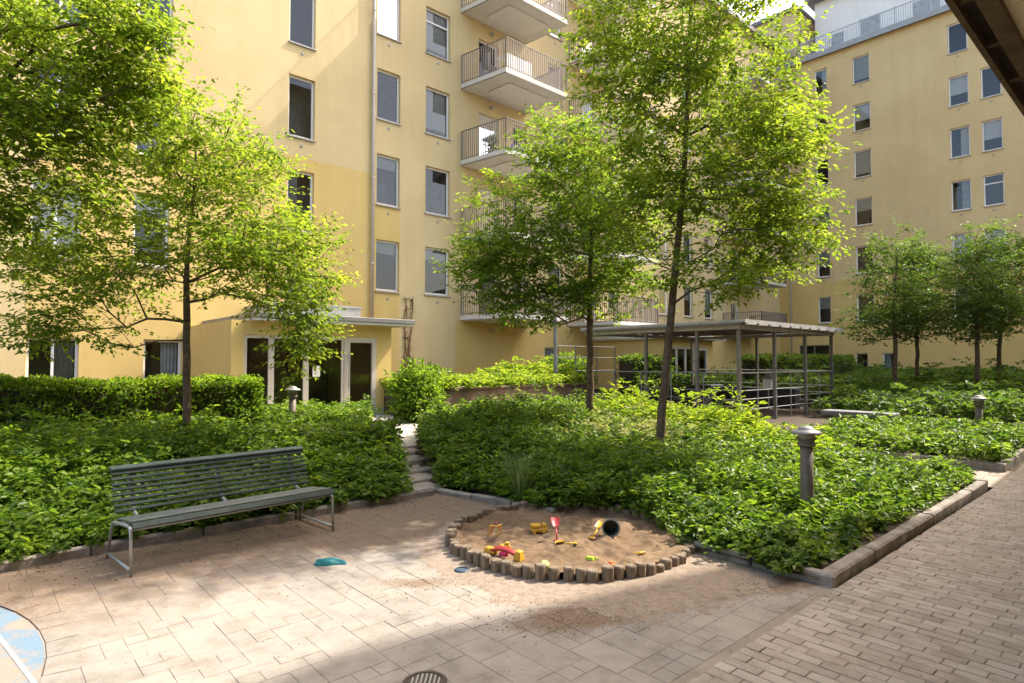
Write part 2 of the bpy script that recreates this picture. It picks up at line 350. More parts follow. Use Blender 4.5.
# ---------------------------------------------------------------- camera, sky, sun
cam = bpy.data.objects.new('camera', bpy.data.cameras.new('camera')); COL.objects.link(cam); S.camera = cam
cam.location = (0, 0, CH); cam.rotation_euler = (pi/2+TH, 0, 0)
cam.data.sensor_width = 36; cam.data.lens = F*36/1024; cam.data.clip_end = 1000; cam.data.clip_start = 0.05
SP, SR, SZ = 1.0, -0.25, 1.25
sx, sy, _ = W(SP, SR)
EL = atan2(SZ, sqrt(sx*sx+sy*sy)); AZ = atan2(sx, sy)
sun = bpy.data.objects.new('sun', bpy.data.lights.new('sun', 'SUN')); COL.objects.link(sun)
sun.data.energy = 2.1; sun.data.angle = radians(0.6); sun.data.color = (1.0, 0.93, 0.82)
sun.rotation_euler = (pi/2-EL, 0, pi-AZ)
w = bpy.data.worlds.new('World'); S.world = w; w.use_nodes = True
nt = w.node_tree; bg = nt.nodes['Background']
sk = nt.nodes.new('ShaderNodeTexSky'); sk.sky_type = 'NISHITA'; sk.sun_disc = False
sk.sun_elevation = EL; sk.sun_rotation = AZ; sk.air_density = 1.0; sk.dust_density = 4.0; sk.ozone_density = 0.3
wb = mixc(nt, 1.0, sk.outputs[0], (1.0, 0.95, 0.87), 'MULTIPLY'); nt.links.new(wb, bg.inputs['Color']); bg.inputs['Strength'].default_value = 0.15
S.view_settings.view_transform = 'Standard'; S.view_settings.look = 'None'; S.view_settings.exposure = 2.1; S.view_settings.gamma = 1
S.cycles.use_denoising = True
S.cycles.max_bounces = 10; S.cycles.diffuse_bounces = 6; S.cycles.transparent_max_bounces = 8
S.cycles.sample_clamp_indirect = 6
# ================================================================ ground
def tile_mesh(name, rects, z_of, material, gap=0.004, tilt=0.0015, tonefn=None, zoff=0.0, thick=0.012, ch=0.006):
    v = []; f = []; tone = []
    for (p0, p1, r0, r1) in rects:
        g = gap*random.uniform(.7, 1.5); p0 += g; p1 -= g; r0 += g; r1 -= g
        if p1-p0 < .01 or r1-r0 < .01: continue
        dz = random.gauss(0, tilt); o = len(v); c = ch
        q = [(p0, r0), (p1, r0), (p1, r1), (p0, r1)]; qi = [(p0+c, r0+c), (p1-c, r0+c), (p1-c, r1-c), (p0+c, r1-c)]
        for (p, r) in qi: v.append(W(p, r, z_of(p, r)+zoff+dz+random.gauss(0, tilt*.5)))
        for (p, r) in q: v.append(W(p, r, z_of(p, r)+zoff+dz-c*.6))
        for (p, r) in q: v.append(W(p, r, z_of(p, r)+zoff-thick))
        f.append((o, o+1, o+2, o+3))
        for a in (0, 4):
            for i in range(4): f.append((o+a+i, o+a+4+i, o+a+4+(i+1) % 4, o+a+(i+1) % 4))
        t = random.random() if tonefn is None else tonefn()
        tone += [t]*9
    me = bpy.data.meshes.new(name); me.from_pydata(v, [], f); me.materials.append(M[material])
    at = me.attributes.new('tone', 'FLOAT', 'FACE'); at.data.foreach_set('value', tone)
    bm = bmesh.new(); bm.from_mesh(me); bmesh.ops.recalc_face_normals(bm, faces=bm.faces); bm.to_mesh(me); bm.free()
    o = bpy.data.objects.new(name, me); COL.objects.link(o); return o
def sheet(name, p0, p1, r0, r1, step, zf, material, label, cat, inside=None):
    np_, nr = max(2, int((p1-p0)/step)+1), max(2, int((r1-r0)/step)+1)
    ps = np.linspace(p0, p1, np_); rs = np.linspace(r0, r1, nr); mb = MB()
    vs = [W(p, r, zf(p, r)) for p in ps for r in rs]; fs = []
    for i in range(np_-1):
        for j in range(nr-1):
            if inside and not inside((ps[i]+ps[i+1])/2, (rs[j]+rs[j+1])/2): continue
            fs.append((i*nr+j, (i+1)*nr+j, (i+1)*nr+j+1, i*nr+j+1))
    mb.add(vs, fs); o = mb.build(name, material, origin=(0, 0, 0), smooth=True)
    return structure(o, label, cat)
sheet('ground', -150, 150, -150, 150, 1.0, lambda p, r: terrain(p, r)-0.06, 'soil', 'dark earth ground under the whole courtyard', 'ground')
CXY = (-4.855, 2.27); CRAD = 2.495
# terrace slabs (p<5.15, r<6.9) around the painted circle and the sandbox
CC = PR(CXY[0], CXY[1]); CR = CRAD                # painted circle
rects = []
UG = 0.128; GX, GY = int((5.13+3.2)/UG), int((6.86-1.93)/UG); used = np.zeros((GX, GY), bool); prg = random.Random(12)
for gi in range(GX):
    for gj in range(GY):
        if used[gi, gj]: continue
        opts = [(2, 2)]*6+[(2, 3)]*5+[(3, 2)]*3+[(2, 4)]*1+[(1, 1)]*3+[(1, 2)]*2+[(2, 1)]*2; prg.shuffle(opts)
        for (a, b) in opts+[(1, 1)]:
            if gi+a <= GX and gj+b <= GY and not used[gi:gi+a, gj:gj+b].any():
                used[gi:gi+a, gj:gj+b] = True; rects.append((5.13-(GX-gi)*UG, 5.13-(GX-gi-a)*UG, 6.86-(GY-gj)*UG, 6.86-(GY-gj-b)*UG)); break
BND = lambda p: 1.95
SB = PR(*gnd(573, 551)[:2])
SBP = np.array(SB); SBR = 1.15
ter = [q for q in rects if q[3] > 1.93]
ter = [(a, b, max(c, 1.93), d) for a, b, c, d in ter]
ter = [q for q in ter if min(q[3]-q[2], q[1]-q[0]) > .04 and math.hypot((q[0]+q[1])/2-CC[0], (q[2]+q[3])/2-CC[1]) > CR+0.0
       and math.hypot((q[0]+q[1])/2-SB[0], (q[2]+q[3])/2-SB[1]) > SBR-.3]
structure(tile_mesh('terrace_paving', ter, lambda p, r: 0, 'slabs', 0.0011, 0.0006, ch=.0035), 'sandy stone slab terrace in front of the bench and sandbox', 'paving')
rects = []; p = -4.0; k = 0
while p < 34:
    pw = 0.095; r = -3.6+(0.11 if k % 2 else 0)+random.uniform(-.03, .03)
    rmax = 1.935
    while r < rmax-.02:
        r1 = min(r+0.222, rmax); rects.append((p, p+pw, r, r1)); r = r1
    p += pw; k += 1
# strip along the cross path
p = 10.98
while p < 12.2:
    r = 1.93
    while r < 13: rects.append((p, p+.14, r, r+.245)); r += .245
    p += .14
structure(tile_mesh('brick_path', rects, terrain, 'pavers', 0.0026, 0.0012, ch=.005), 'grey brown brick paver path beside the kerbed bed', 'path')
sheet('paving_joints', -6, 34, -6, 6.95, 0.5, lambda p, r: terrain(p, r)-0.006, 'joint', 'sandy joints under the brick path', 'paving', lambda p, r: r < 2.0 or 10.9 < p < 12.3)
sheet('paving_joints', -6, 5.2, 1.9, 6.95, 0.4, lambda p, r: -0.0038, 'joint_sandy', 'dry sand in the joints of the slab terrace', 'paving')
sheet('far_path', 15.95, 18.9, 1.6, 3.6, 0.5, lambda p, r: terrain(p, r)+0.004, 'farpath', 'pale sunlit cross path behind the far bollard', 'path')
# painted circle
mb = MB(); n = 64
mb.add([W(CC[0], CC[1], 0.003)]+[W(CC[0]+CR*cos(2*pi*i/n), CC[1]+CR*sin(2*pi*i/n), 0.003) for i in range(n)], [(0, 1+i, 1+(i+1) % n) for i in range(n)])
o = mb.build('painted_circle', 'circle'); structure(o, 'round play circle with worn pale blue paint at the terrace edge', 'play marking')
mb = MB(); n = 96
for r0, r1, z in ((CR, CR+.014, -.004),):
    mb.add([W(CC[0]+q*cos(2*pi*i/n), CC[1]+q*sin(2*pi*i/n), z) for q in (r0, r1) for i in range(n)], [(i, (i+1) % n, n+(i+1) % n, n+i) for i in range(n)])
o = mb.build('circle_joint', 'joint'); structure(o, 'dark joint round the painted play circle', 'paving')
rects = []
for k in range(9):                                   # ring of small setts round the circle
    pass
ring = MB(); nseg = 62
for i in range(nseg):
    a0, a1 = 2*pi*i/nseg+.0012, 2*pi*(i+1)/nseg-.0012; q0, q1 = CR+.014, CR+.19
    ring.add([W(CC[0]+q*cos(a), CC[1]+q*sin(a), 0.006) for q, a in ((q0, a0), (q1, a0), (q1, a1), (q0, a1))], [(0, 1, 2, 3)])
o = ring.build('circle_border', 'slabs'); structure(o, 'wedge shaped paving ring round the painted circle', 'paving')
mb = MB(); q0 = np.array(gnd(0, 639)); q1 = np.array(gnd(32, 681)); dv = unit(q1-q0); nv = np.array((-dv[1], dv[0], 0))*.012
q0 = q0-dv*1.5+(0, 0, .006); q1 = q1+dv*1.6+(0, 0, .006)
mb.add([q0-nv, q1-nv, q1+nv, q0+nv], [(0, 1, 2, 3)])
o = mb.build('circle_line', 'faded_line'); structure(o, 'thin white line across the blue painted circle', 'play marking')
# kerbs: rows of stones, each run one object
def kerb(name, label, pts, wd=0.11, h=0.10, seg=0.9, grade=False):
    mb = MB()
    for (a, b) in zip(pts[:-1], pts[1:]):
        a = np.array(a); b = np.array(b); ln = np.linalg.norm(b-a); t = (b-a)/ln; nn = np.array((-t[1], t[0])); k = max(1, round(ln/seg))
        for i in range(k):
            s0 = ln*i/k+.004; s1 = ln*(i+1)/k-.004; j = random.uniform(-.006, .006); hh = h+random.uniform(-.008, .008)
            c = [a+t*s0+nn*j, a+t*s1+nn*(j+random.uniform(-.005, .005)), a+t*s1+nn*(wd+j), a+t*s0+nn*(wd+j)]
            z = [terrain(*q) for q in c]
            mb.hexa([W(q[0], q[1], zz-.1) for q, zz in zip(c, z)]+[W(q[0], q[1], zz+hh) for q, zz in zip(c, z)])
    for iv, v in enumerate(mb.v): mb.v[iv] = (v[0]+random.gauss(0, .004), v[1]+random.gauss(0, .004), v[2]+random.gauss(0, .004))
    o = mb.build(name, 'kerb', bevel=0.016); structure(o, label, 'kerb'); return o
kerb('kerb', 'weathered stone kerb along the brick path beside the bed', [(5.21, 1.95), (10.94, 1.99)], 0.12, 0.09, 1.0)
kerb('kerb', 'kerb end of the bed facing the gap before the small planter', [(10.94, 1.985), (10.94, 7.0)], 0.12, 0.11)
kerb('kerb', 'stone kerb behind the bench along the left bed', [(4.75, 6.88), (-3.0, 6.80)], -0.11, 0.085, 1.0)
kerb('kerb', 'stone kerb between terrace and bed left of the sandbox', [(5.13, 5.0), (4.80, 6.98)], -0.10, 0.07, 0.8)
kerb('kerb', 'stone kerb right of the sandbox ending at the bed corner', [(5.17, 1.945), (5.19, 3.35)], -0.10, 0.09, 0.8)
kerb('kerb', 'low kerb round the small planter with the far bollard', [(12.35, 4.5), (12.35, 2.02), (15.8, 2.02)], 0.13, 0.12, 0.9)
# bed soil
sheet('soil', 5.0, 11, 2.05, 13.5, 0.14, lambda p, r: terrain(p, r)+0.05, 'soil', 'dark soil of the central planting bed', 'soil', lambda p, r: (p > 5.2 or r > 7.05) and math.hypot(W(p, r)[0]-.56, W(p, r)[1]-6.19) > 1.24 and p > 4.8+max(0, min(r, 9)-7)*.5+max(0, r-9)*.76)
sheet('soil', -8, 5.0, 6.95, 13.8, 0.4, lambda p, r: terrain(p, r)+0.04, 'soil', 'dark soil of the planting bed behind the bench', 'soil', lambda p, r: p < 4.25+(r-7)*.45)
sheet('soil', 12.45, 15.8, 2.1, 6.0, 0.4, lambda p, r: terrain(p, r)+0.06, 'soil', 'dark soil in the small kerbed planter', 'soil')
# garden steps and the path to the entrance
t = thing('garden_steps', 'shallow stone steps climbing through the shrubs to the glazed entrance', 'steps', W(4.5, 7.1))
for i in range(5):
    mb = MB(); r0 = 6.99+i*.42; z = terrain(4.4, r0+.3)
    mb.box(4.0+.21*i, 5.0+.21*i, r0, r0+.46, z-.15, max(z+.015, .05*(i+1)+.02)); mb.build('step', 'step', t, bevel=0.02)
mb = MB(); poly = [(4.95, 9.05), (6.0, 9.05), (8.3, 12.2), (10.2, 13.0), (10.2, 14.98), (4.4, 14.98), (4.6, 13.6), (6.8, 12.5)]
mb.prism(poly, 0.25, 0.345)
o = mb.build('entrance_path', 'farpath'); structure(o, 'pale paved path leading from the steps to the entrance door', 'path')

# ================================================================ buildings
ZG = 0.0
def facade(root, fr, a0, a1, z0, z1, holes, zones, depth=0.16, name='wall'):
    """front skin with real openings; zones(a,z) -> material index"""
    As = sorted(set([a0, a1]+[h[0] for h in holes]+[h[1] for h in holes]+[x for x in zones[0] if a0 < x < a1]))
    Zs = sorted(set([z0, z1]+[h[2] for h in holes]+[h[3] for h in holes]+[x for x in zones[1] if z0 < x < z1]))
    mb = MB()
    for i in range(len(As)-1):
        for j in range(len(Zs)-1):
            ca, cz = (As[i]+As[i+1])/2, (Zs[j]+Zs[j+1])/2
            if any(h[0] < ca < h[1] and h[2] < cz < h[3] for h in holes): continue
            mb.add([fr(As[i], 0, Zs[j]), fr(As[i+1], 0, Zs[j]), fr(As[i+1], 0, Zs[j+1]), fr(As[i], 0, Zs[j+1])], [(0, 1, 2, 3)], zones[2](ca, cz))
    for h in holes:
        q = [(h[0], h[2]), (h[1], h[2]), (h[1], h[3]), (h[0], h[3])]
        mi = zones[2]((h[0]+h[1])/2, (h[2]+h[3])/2)
        for k in range(4):
            (aa, za), (ab, zb) = q[k], q[(k+1) % 4]
            mb.add([fr(aa, 0, za), fr(ab, 0, zb), fr(ab, -depth, zb), fr(aa, -depth, za)], [(0, 1, 2, 3)], mi)
    bm_mats = ['pale', 'yellow']
    me_o = mb.build(name, bm_mats, root); return me_o
WN = [0]
def window(root, fr, a0, a1, z0, z1, d=0.12, style=0, fm='frame_white', sill=True, left_thick=False, vent=True, veil=1.0):
    WN[0] += 1; random.seed(1000+WN[0])
    f = MB(); fw = 0.065
    def bx(mb, x0, x1, y0, y1, o0, o1, mi=0):
        mb.hexa([fr(x0, o0, y0), fr(x1, o0, y0), fr(x1, o1, y0), fr(x0, o1, y0), fr(x0, o0, y1), fr(x1, o0, y1), fr(x1, o1, y1), fr(x0, o1, y1)], mi)
    bx(f, a0+.002, a0+fw, z0+.002, z1-.002, -d-.06, -d); bx(f, a1-fw, a1-.002, z0+.002, z1-.002, -d-.06, -d)
    bx(f, a0+fw, a1-fw, z0+.002, z0+fw, -d-.06, -d-.002); bx(f, a0+fw, a1-fw, z1-fw, z1-.002, -d-.06, -d-.002)
    zt = None
    if style == 2:
        zt = z0+(z1-z0)*0.72; bx(f, a0+fw, a1-fw, zt-.03, zt+.03, -d-.058, -d-.004)
    if style == 3: bx(f, (a0+a1)/2-.03, (a0+a1)/2+.03, z0+fw, z1-fw, -d-.058, -d-.004)
    o = f.build('window', fm, root)
    g = MB(); g.add([fr(a0+.03, -d-.03, z0+.03), fr(a1-.03, -d-.03, z0+.03), fr(a1-.03, -d-.03, z1-.03), fr(a0+.03, -d-.03, z1-.03)], [(0, 1, 2, 3)])
    g.build('pane', 'glass', o)
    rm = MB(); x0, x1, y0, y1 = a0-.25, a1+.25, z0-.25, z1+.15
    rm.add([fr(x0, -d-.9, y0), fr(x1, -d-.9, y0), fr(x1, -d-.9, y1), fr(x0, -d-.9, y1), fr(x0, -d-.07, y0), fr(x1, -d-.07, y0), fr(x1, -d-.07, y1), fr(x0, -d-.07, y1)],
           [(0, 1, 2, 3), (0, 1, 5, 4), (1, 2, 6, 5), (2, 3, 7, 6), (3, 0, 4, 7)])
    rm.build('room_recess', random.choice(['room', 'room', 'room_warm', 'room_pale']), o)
    k = random.random()/veil
    if k < .40:                                   # blind let down part of the way
        zb = z1-(z1-z0)*random.choice([.25, .45, .6, .85]); b = MB()
        bx(b, a0+.05, a1-.05, zb, z1-.04, -d-.125, -d-.115); b.build('blind', 'blind', o)
    elif k < .75:                                 # a curtain drawn to one side
        b = MB(); s0 = a0+.05 if random.random() < .5 else a1-.05-(a1-a0)*.45; n = 14; vv = []
        for i in range(n+1):
            a = s0+(a1-a0)*.45*i/n; oo = -d-.17+.03*sin(i*2.1)
            vv += [fr(a, oo, z0+.02), fr(a, oo, z1-.03)]
        b.add(vv, [(2*i, 2*i+2, 2*i+3, 2*i+1) for i in range(n)]); b.build('curtain', random.choice(['curtain', 'blind']), o)
    if sill:
        s = MB(); s.hexa([fr(a0-.03, -d+.004, z0-.045), fr(a1+.03, -d+.004, z0-.045), fr(a1+.03, .06, z0-.07), fr(a0-.03, .06, z0-.07),
                          fr(a0-.03, -d+.004, z0-.004), fr(a1+.03, -d+.004, z0-.004), fr(a1+.03, .06, z0-.03), fr(a0-.03, .06, z0-.03)]); s.build('sill', 'sill', o)
    if vent:
        vb = MB(); am = (a0+a1)/2
        bx(vb, am-.045, am+.045, z0-.34, z0-.24, .002, .012); bx(vb, am-.03, am+.03, z0-.33, z0-.28, .012, .03); vb.build('vent', 'sill', root)
    return o
RF = 19.0; PB = 42.0
FL = lambda a, o, z: W(a, RF-o, z)
FR_ = lambda a, o, z: W(PB-o, a, z)
left = thing('apartment_building', 'long yellow rendered apartment block with stacked white balconies and a glazed entrance', 'building', W(14, 19, .2))
right = thing('apartment_building', 'far yellow apartment block with small square windows and a white set back top floor', 'building', W(42, 8, .4))
ROOF = 23.6
wins = []
for z in (14.1, 11.05, 7.98, 4.92): wins.append((7.39, 8.26, z-1.98, z, 0))
for z in (18.4, 15.33, 12.27, 9.2, 6.13): wins.append((10.55, 11.49, z-1.80, z, 0))
for z in (18.4, 15.33, 12.25, 9.2, 6.13): wins.append((12.60, 13.72, z-1.78, z, 2 if z > 14 else 0))
for zb in (10.55, 7.5, 4.45): wins.append((3.20, 4.07, zb, zb+2.0, 0)); wins.append((1.0, 2.05, zb, zb+2.0, 3))
wins.append((1.0, 2.06, 0.95, 2.42, 3)); wins.append((3.5, 4.45, .95, 2.42, 0))
for z in (18.4, 15.33, 12.27, 9.2, 6.13):
    for a in (19.15, 30.0, 32.2): wins.append((a, a+.9, z-1.75, z, 0))
    wins.append((27.6, 28.5, z-1.75, z, 0))
for a in (18.9, 28.5, 32): wins.append((a, a+.9, .95, 2.45, 0))
doors = []
SL = [0.38+3.06*k for k in range(1, 7)]            # balcony slab undersides
SL = [3.44, 6.50, 9.57, 12.63, 15.70, 18.77]
for zb in SL:
    for a in (15.15, 21.4, 35.2): doors.append((a, a+1.05, zb+.20, zb+2.36))
    for a in (17.0, 23.3): wins.append((a, a+.75, zb+.95, zb+2.36, 0))
holes = [x[:4] for x in wins]+doors
def zl(a, z):
    if .97 < a < 10.36 and z < 8.40: return 1
    if 10.36 < a < 11.5 and z < 7.45: return 1
    if 14 < a < 42 and z < 3.4: return 1  # deeper yellow under the lowest balconies paints in their shade
    return 0
facade(left, FL, -7, 42, 0, ROOF, holes, ([.97, 10.36, 11.5, 14], [3.4, 7.45, 8.40], zl))
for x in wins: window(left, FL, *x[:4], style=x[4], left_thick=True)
for x in doors:
    d = window(left, FL, *x, sill=False, fm='frame', vent=False, veil=.05); d.name = 'balcony_door'
mb = MB(); mb.box(-7, 42.2, RF-.35, RF+9, ROOF, ROOF+.25); mb.box(-7, 42, RF+1.2, RF+9, 0, ROOF-.01, 0)
mb.box(-7.0, -6.8, RF+.005, RF+1.2, 0, ROOF-.01)
mb.build('roof', 'roofmetal', left)
mb = MB(); mb.box(-7, 42, RF-.05, RF+.003, .15, .52); mb.build('plinth', 'plinth', left)
mb = MB(); mb.tube([W(10.36, RF-.09, z) for z in (3.3, 10, 17, ROOF)], .055, 10); 
for z in (5.2, 8.2, 11.2, 14.2): mb.tube([W(10.36, RF-.09, z), W(10.36, RF-.09, z+.06)], .066, 10)
mb.build('downpipe', 'pipe', left, smooth=True)
mb = MB(); mb.tube([W(41.7, RF-.9, z) for z in (.4, ROOF-1.5)], .06, 8); mb.build('downpipe', 'pipe', right, smooth=True)
# balconies
def balcony(pc, zb, furniture=None):
    """pc: p at the wall; the left end leans outwards"""
    poly = [(pc, RF-.003), (pc+.40, RF-2.25), (pc+3.75, RF-2.25), (pc+3.55, RF-.003)]
    s = MB(); s.prism(poly, zb, zb+.17); o = s.build('balcony', 'balcony', left)
    def inset(k): c = np.mean(poly, 0); return [tuple(c+(np.array(q)-c)*k) for q in poly]
    s = MB(); s.prism(inset(1.006), zb-.03, zb+.004); s.build('drip_edge', 'rail', o)
    s = MB(); s.prism(inset(.985), zb-.036, zb-.031); s.build('soffit', 'soffit', o)
    s = MB(); s.prism([(pc+.9, RF-.5), (pc+1.0, RF-1.75), (pc+3.2, RF-1.75), (pc+3.1, RF-.5)], zb-.085, zb-.037); s.build('soffit_panel', 'balcony', o, bevel=.02)
    zt = zb+1.34; z0 = zb+.20
    s = MB(); edge = poly
    for (a, b) in ((poly[0], poly[1]), (poly[1], poly[2]), (poly[2], poly[3])):
        a = np.array(a); b = np.array(b); ln = np.linalg.norm(b-a); k = int(ln/.112)
        for i in range(k+1):
            q = a+(b-a)*(i/k); q = q+(np.array((pc+1.9, RF-1))-q)*.02
            big = i in (0, k)
            w_ = .026 if big else .0135
            s.box(q[0]-w_, q[0]+w_, q[1]-w_, q[1]+w_, zb+.17, zt)
    s.build('balusters', 'rail', o)
    s = MB()
    for z, rr in ((zt, .024), (z0+.05, .014)):
        for (a, b) in ((poly[0], poly[1]), (poly[1], poly[2]), (poly[2], poly[3])):
            c = np.array((pc+1.9, RF-1)); a2 = np.array(a)+(c-np.array(a))*.02; b2 = np.array(b)+(c-np.array(b))*.02
            s.tube([W(*a2, z), W(*b2, z)], rr, 6)
    s.build('handrail', 'rail', o)
    s = MB(); s.lathe([(0.02, 0), (.10, .02), (.10, .08), (.02, .10)], W(pc+1.5, RF-.12, zb-.42), 12); s.build('balcony_lamp', 'sill', left, smooth=True)
for zb in SL: balcony(14.25, zb)
for zb in SL: balcony(20.50, zb)
for zb in SL: balcony(34.2, zb)
# things on the balconies
mb = MB(); mb.box(15.05, 16.35, 17.15, 17.2, 13.0, 13.62); mb.box(15.05, 16.35, 17.15, 17.75, 13.62, 13.65); mb.box(15.1, 15.14, 17.7, 17.74, 12.8, 13.62); mb.box(16.26, 16.3, 17.7, 17.74, 12.8, 13.62)
tag(mb.build('balcony_table', 'white'), 'white cloth covered table behind the railing of a left stack balcony', 'table')
t = thing('balcony_chair', 'dark folding chair on the balcony beside the white table', 'chair', W(14.8, 17.9, 12.8))
mb = MB(); mb.box(14.6, 15.0, 17.7, 18.1, 13.22, 13.26); mb.build('seat', 'dark_metal', t)
mb = MB(); mb.box(14.6, 14.64, 17.7, 18.1, 13.26, 13.72); mb.build('backrest', 'dark_metal', t)
for a, b in ((14.62, 17.72), (14.98, 17.72), (14.62, 18.08), (14.98, 18.08)):
    mb = MB(); mb.box(a-.015, a+.015, b-.015, b+.015, 12.8, 13.22); mb.build('leg', 'dark_metal', t)
t = thing('potted_plant', 'potted plant behind the rails of the balcony just below the white table', 'plant', W(14.95, 17.9, 9.74))
mb = MB(); mb.lathe([(.11, 0), (.15, .28), (.13, .28)], W(14.95, 17.9, 9.74), 14); mb.build('pot', 'plinth', t)
n = 140; c = np.array(W(14.95, 17.9, 10.15))+RNG.normal(0, 1, (n, 3))*[.13, .13, .2]
leaf_mesh('foliage', c, unit(RNG.normal(0, 1, (n, 3))+[0, 0, .4]), unit(RNG.normal(0, .5, (n, 3))+[0, 0, 1]), RNG.uniform(.1, .18, n), RNG.uniform(.05, .08, n), RNG.random(n), 'leaf_far', t, W(14.95, 17.9, 9.74))
mb = MB(); mb.box(15.9, 16.5, 17.4, 17.9, 9.74, 10.15); mb.box(15.9, 16.5, 17.82, 17.9, 10.15, 10.5)
tag(mb.build('balcony_armchair', 'toy_blue'), 'dark blue armchair beside the potted plant on a balcony', 'chair')
mb = MB(); mb.box(22.0, 22.7, 16.95, 16.98, 16.0, 16.95)
for k in range(5): mb.box(22.0, 22.7, 16.93, 16.95, 16.05+k*.19, 16.12+k*.19)
tag(mb.build('balcony_screen', 'white'), 'white slatted screen on a balcony of the second stack near the treetop', 'screen')
# entrance porch
def porch(pa, pb, rf, fl, first=True):
    t = left
    s = MB(); s.box(pa+.1 if first else pa-.6, pb+.95, rf-.45, RF-.01, 2.86, 2.98); o = s.build('canopy', 'roofmetal' if first else 'white', t, bevel=.01)
    s = MB(); s.box(pa+.12 if first else pa-.58, pb+.92, rf-.42, RF-.3, 2.80, 2.858); s.build('canopy_soffit', 'soffit', o)
    if first:
        s = MB(); s.box(pa+1.3, pb+1.3-.85, RF-2.2, RF-.06, 2.98, 3.42); s.box(pa+1.28, pb+1.3-.83, RF-2.22, RF-.04, 3.42, 3.47); s.build('roof_upstand', 'metal', o)
    s = MB()
    s.box(pb, pb+.46, rf, RF-.01, .52, 2.80, 0); s.box(pa-.01, pb, rf, rf+.18, 2.46, 2.80, 0); s.box(pa-.3, pa-.012, rf, RF-.01, .52, 2.8, 0)
    s.build('porch_wall', 'yellow', t)
    s = MB(); s.box(pb-.01, pb+.475, rf-.012, RF-.01, .2, .518); s.build('porch_plinth', 'plinth', t)
    # glazed front: fixed lights and the door
    xs = [pa, 5.50, 6.38, pb-.95] if first else [pa, pa+.7, pa+1.4, pb-1]
    for i in range(len(xs)-1):
        g = MB(); a, b = xs[i], xs[i+1]
        for (x0, x1, z0, z1) in ((a, a+.07, fl, 2.458), (b-.07, b-.002, fl, 2.458), (a+.07, b-.07, fl, fl+.12), (a+.07, b-.07, 2.38, 2.458)):
            g.box(x0, x1, rf+.03, rf+.11, z0, z1)
        o2 = g.build('glazed_panel', 'doorframe', t)
        g = MB(); g.add([W(a+.06, rf+.07, fl+.1), W(b-.06, rf+.07, fl+.1), W(b-.06, rf+.07, 2.4), W(a+.06, rf+.07, 2.4)], [(0, 1, 2, 3)]); g.build('pane', 'glass', o2)
    g = MB(); a, b = xs[-1], pb-.003
    for (x0, x1, z0, z1) in ((a, a+.16, fl, 2.458), (b-.13, b, fl, 2.458), (a+.16, b-.13, fl, fl+.12), (a+.16, b-.13, 2.32, 2.458)):
        g.box(x0, x1, rf+.0, rf+.12, z0, z1)
    dr = g.build('entrance_door', 'doorframe', t)
    g = MB(); g.add([W(a+.15, rf+.06, fl+.1), W(b-.12, rf+.06, fl+.1), W(b-.12, rf+.06, 2.34), W(a+.15, rf+.06, 2.34)], [(0, 1, 2, 3)]); g.build('pane', 'glass', dr)
    g = MB(); g.tube([W(a+.10, rf-.06, fl+.75), W(a+.10, rf-.06, fl+1.7)], .018, 8)
    for z in (.85, 1.6): g.tube([W(a+.10, rf-.06, fl+z), W(a+.10, rf+.01, fl+z)], .012, 6)
    g.build('handle', 'metal', dr)
    s = MB(); s.box(pa, pb-.01, RF-1.0, RF-.9, fl, 2.8); s.box(pa, pb, rf+.12, RF-.9, fl-.1, fl-.001, 1); s.build('porch_interior', ['room_warm', 'plinth'], t)
    if first:
        g = MB(); g.box(6.55, 6.75, rf+.022, rf+.028, 1.42, 1.70); g.build('door_notice', 'paper', t)
        g = MB(); g.box(pa-.22, pa-.08, rf-.03, rf-.001, 1.15, 1.45); g.build('entry_panel', 'dark_metal', t)
porch(4.85, 8.37, 15.0, .36)
porch(22.4, 25.6, 15.0, .40, False)
mb = MB()                                            # dry creeper on the wall
for k in range(4):
    a = 11.85+random.uniform(-.1, .1); pts = []
    for i in range(12): a += random.gauss(0, .05); pts.append(W(a, RF-.03-random.random()*.03, .6+i*.32))
    mb.tube(pts, .016, 5)
for k in range(80):
    a = 11.85+random.gauss(0, .13); z = random.uniform(1.6, 4.2); q = np.array(W(a, RF-.05, z)); s_ = .05
    mb.add([q+np.random.default_rng(k).normal(0, s_, 3) for _ in range(1)]+[q+(s_, 0, 0), q+(0, s_, s_)], [(0, 1, 2)])
tag(mb.build('dry_creeper', 'ivydead', origin=W(11.85, RF-.05, .5)), 'withered brown creeper climbing the yellow wall right of the entrance', 'creeper')
# ---- far block
cols = [(13.1, 14.1), (8.05, 9.0), (6.58, 7.5), (15.65, 16.45), (3.9, 4.85), (1.0, 1.95), (-2, -1.05)]
rows = [21.4, 18.3, 15.28, 12.2, 9.15, 6.1]
wr = []
for (a, b) in cols:
    for z in rows: wr.append((a, b, z-1.72, z, 2 if (a < 7 and z < 13) else 0))
for (a, b) in ((13.5, 14.25), (11.9, 12.7), (2.2, 3.1)): wr.append((a, b, .67, 2.36, 0))
dh = [(15.8, 17.75, .45, 2.92)]
facade(right, FR_, -16, 19.0, 0, 22.2, [x[:4] for x in wr]+dh, ([10.6], [7.1], lambda a, z: 1 if z < 7.1 else 0))
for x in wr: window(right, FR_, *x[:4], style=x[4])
d = window(right, FR_, *dh[0], style=3, sill=False, fm='dark_metal', vent=False); d.name = 'entrance_door'
g = MB(); g.hexa([FR_(a, o, z) for z in (1.75, 2.05) for a, o in ((16.9, -.10), (17.15, -.10), (17.15, -.09), (16.9, -.09))]); g.build('door_notice', 'paper', right)
s = MB(); s.box(PB-.32, PB+12, -16, 19.2, 22.2, 22.42); s.build('roof', 'roofmetal', right)
s = MB(); s.box(PB-.34, PB-.322, -16, 19.0, 22.12, 22.44); s.build('gutter', 'sill', right)
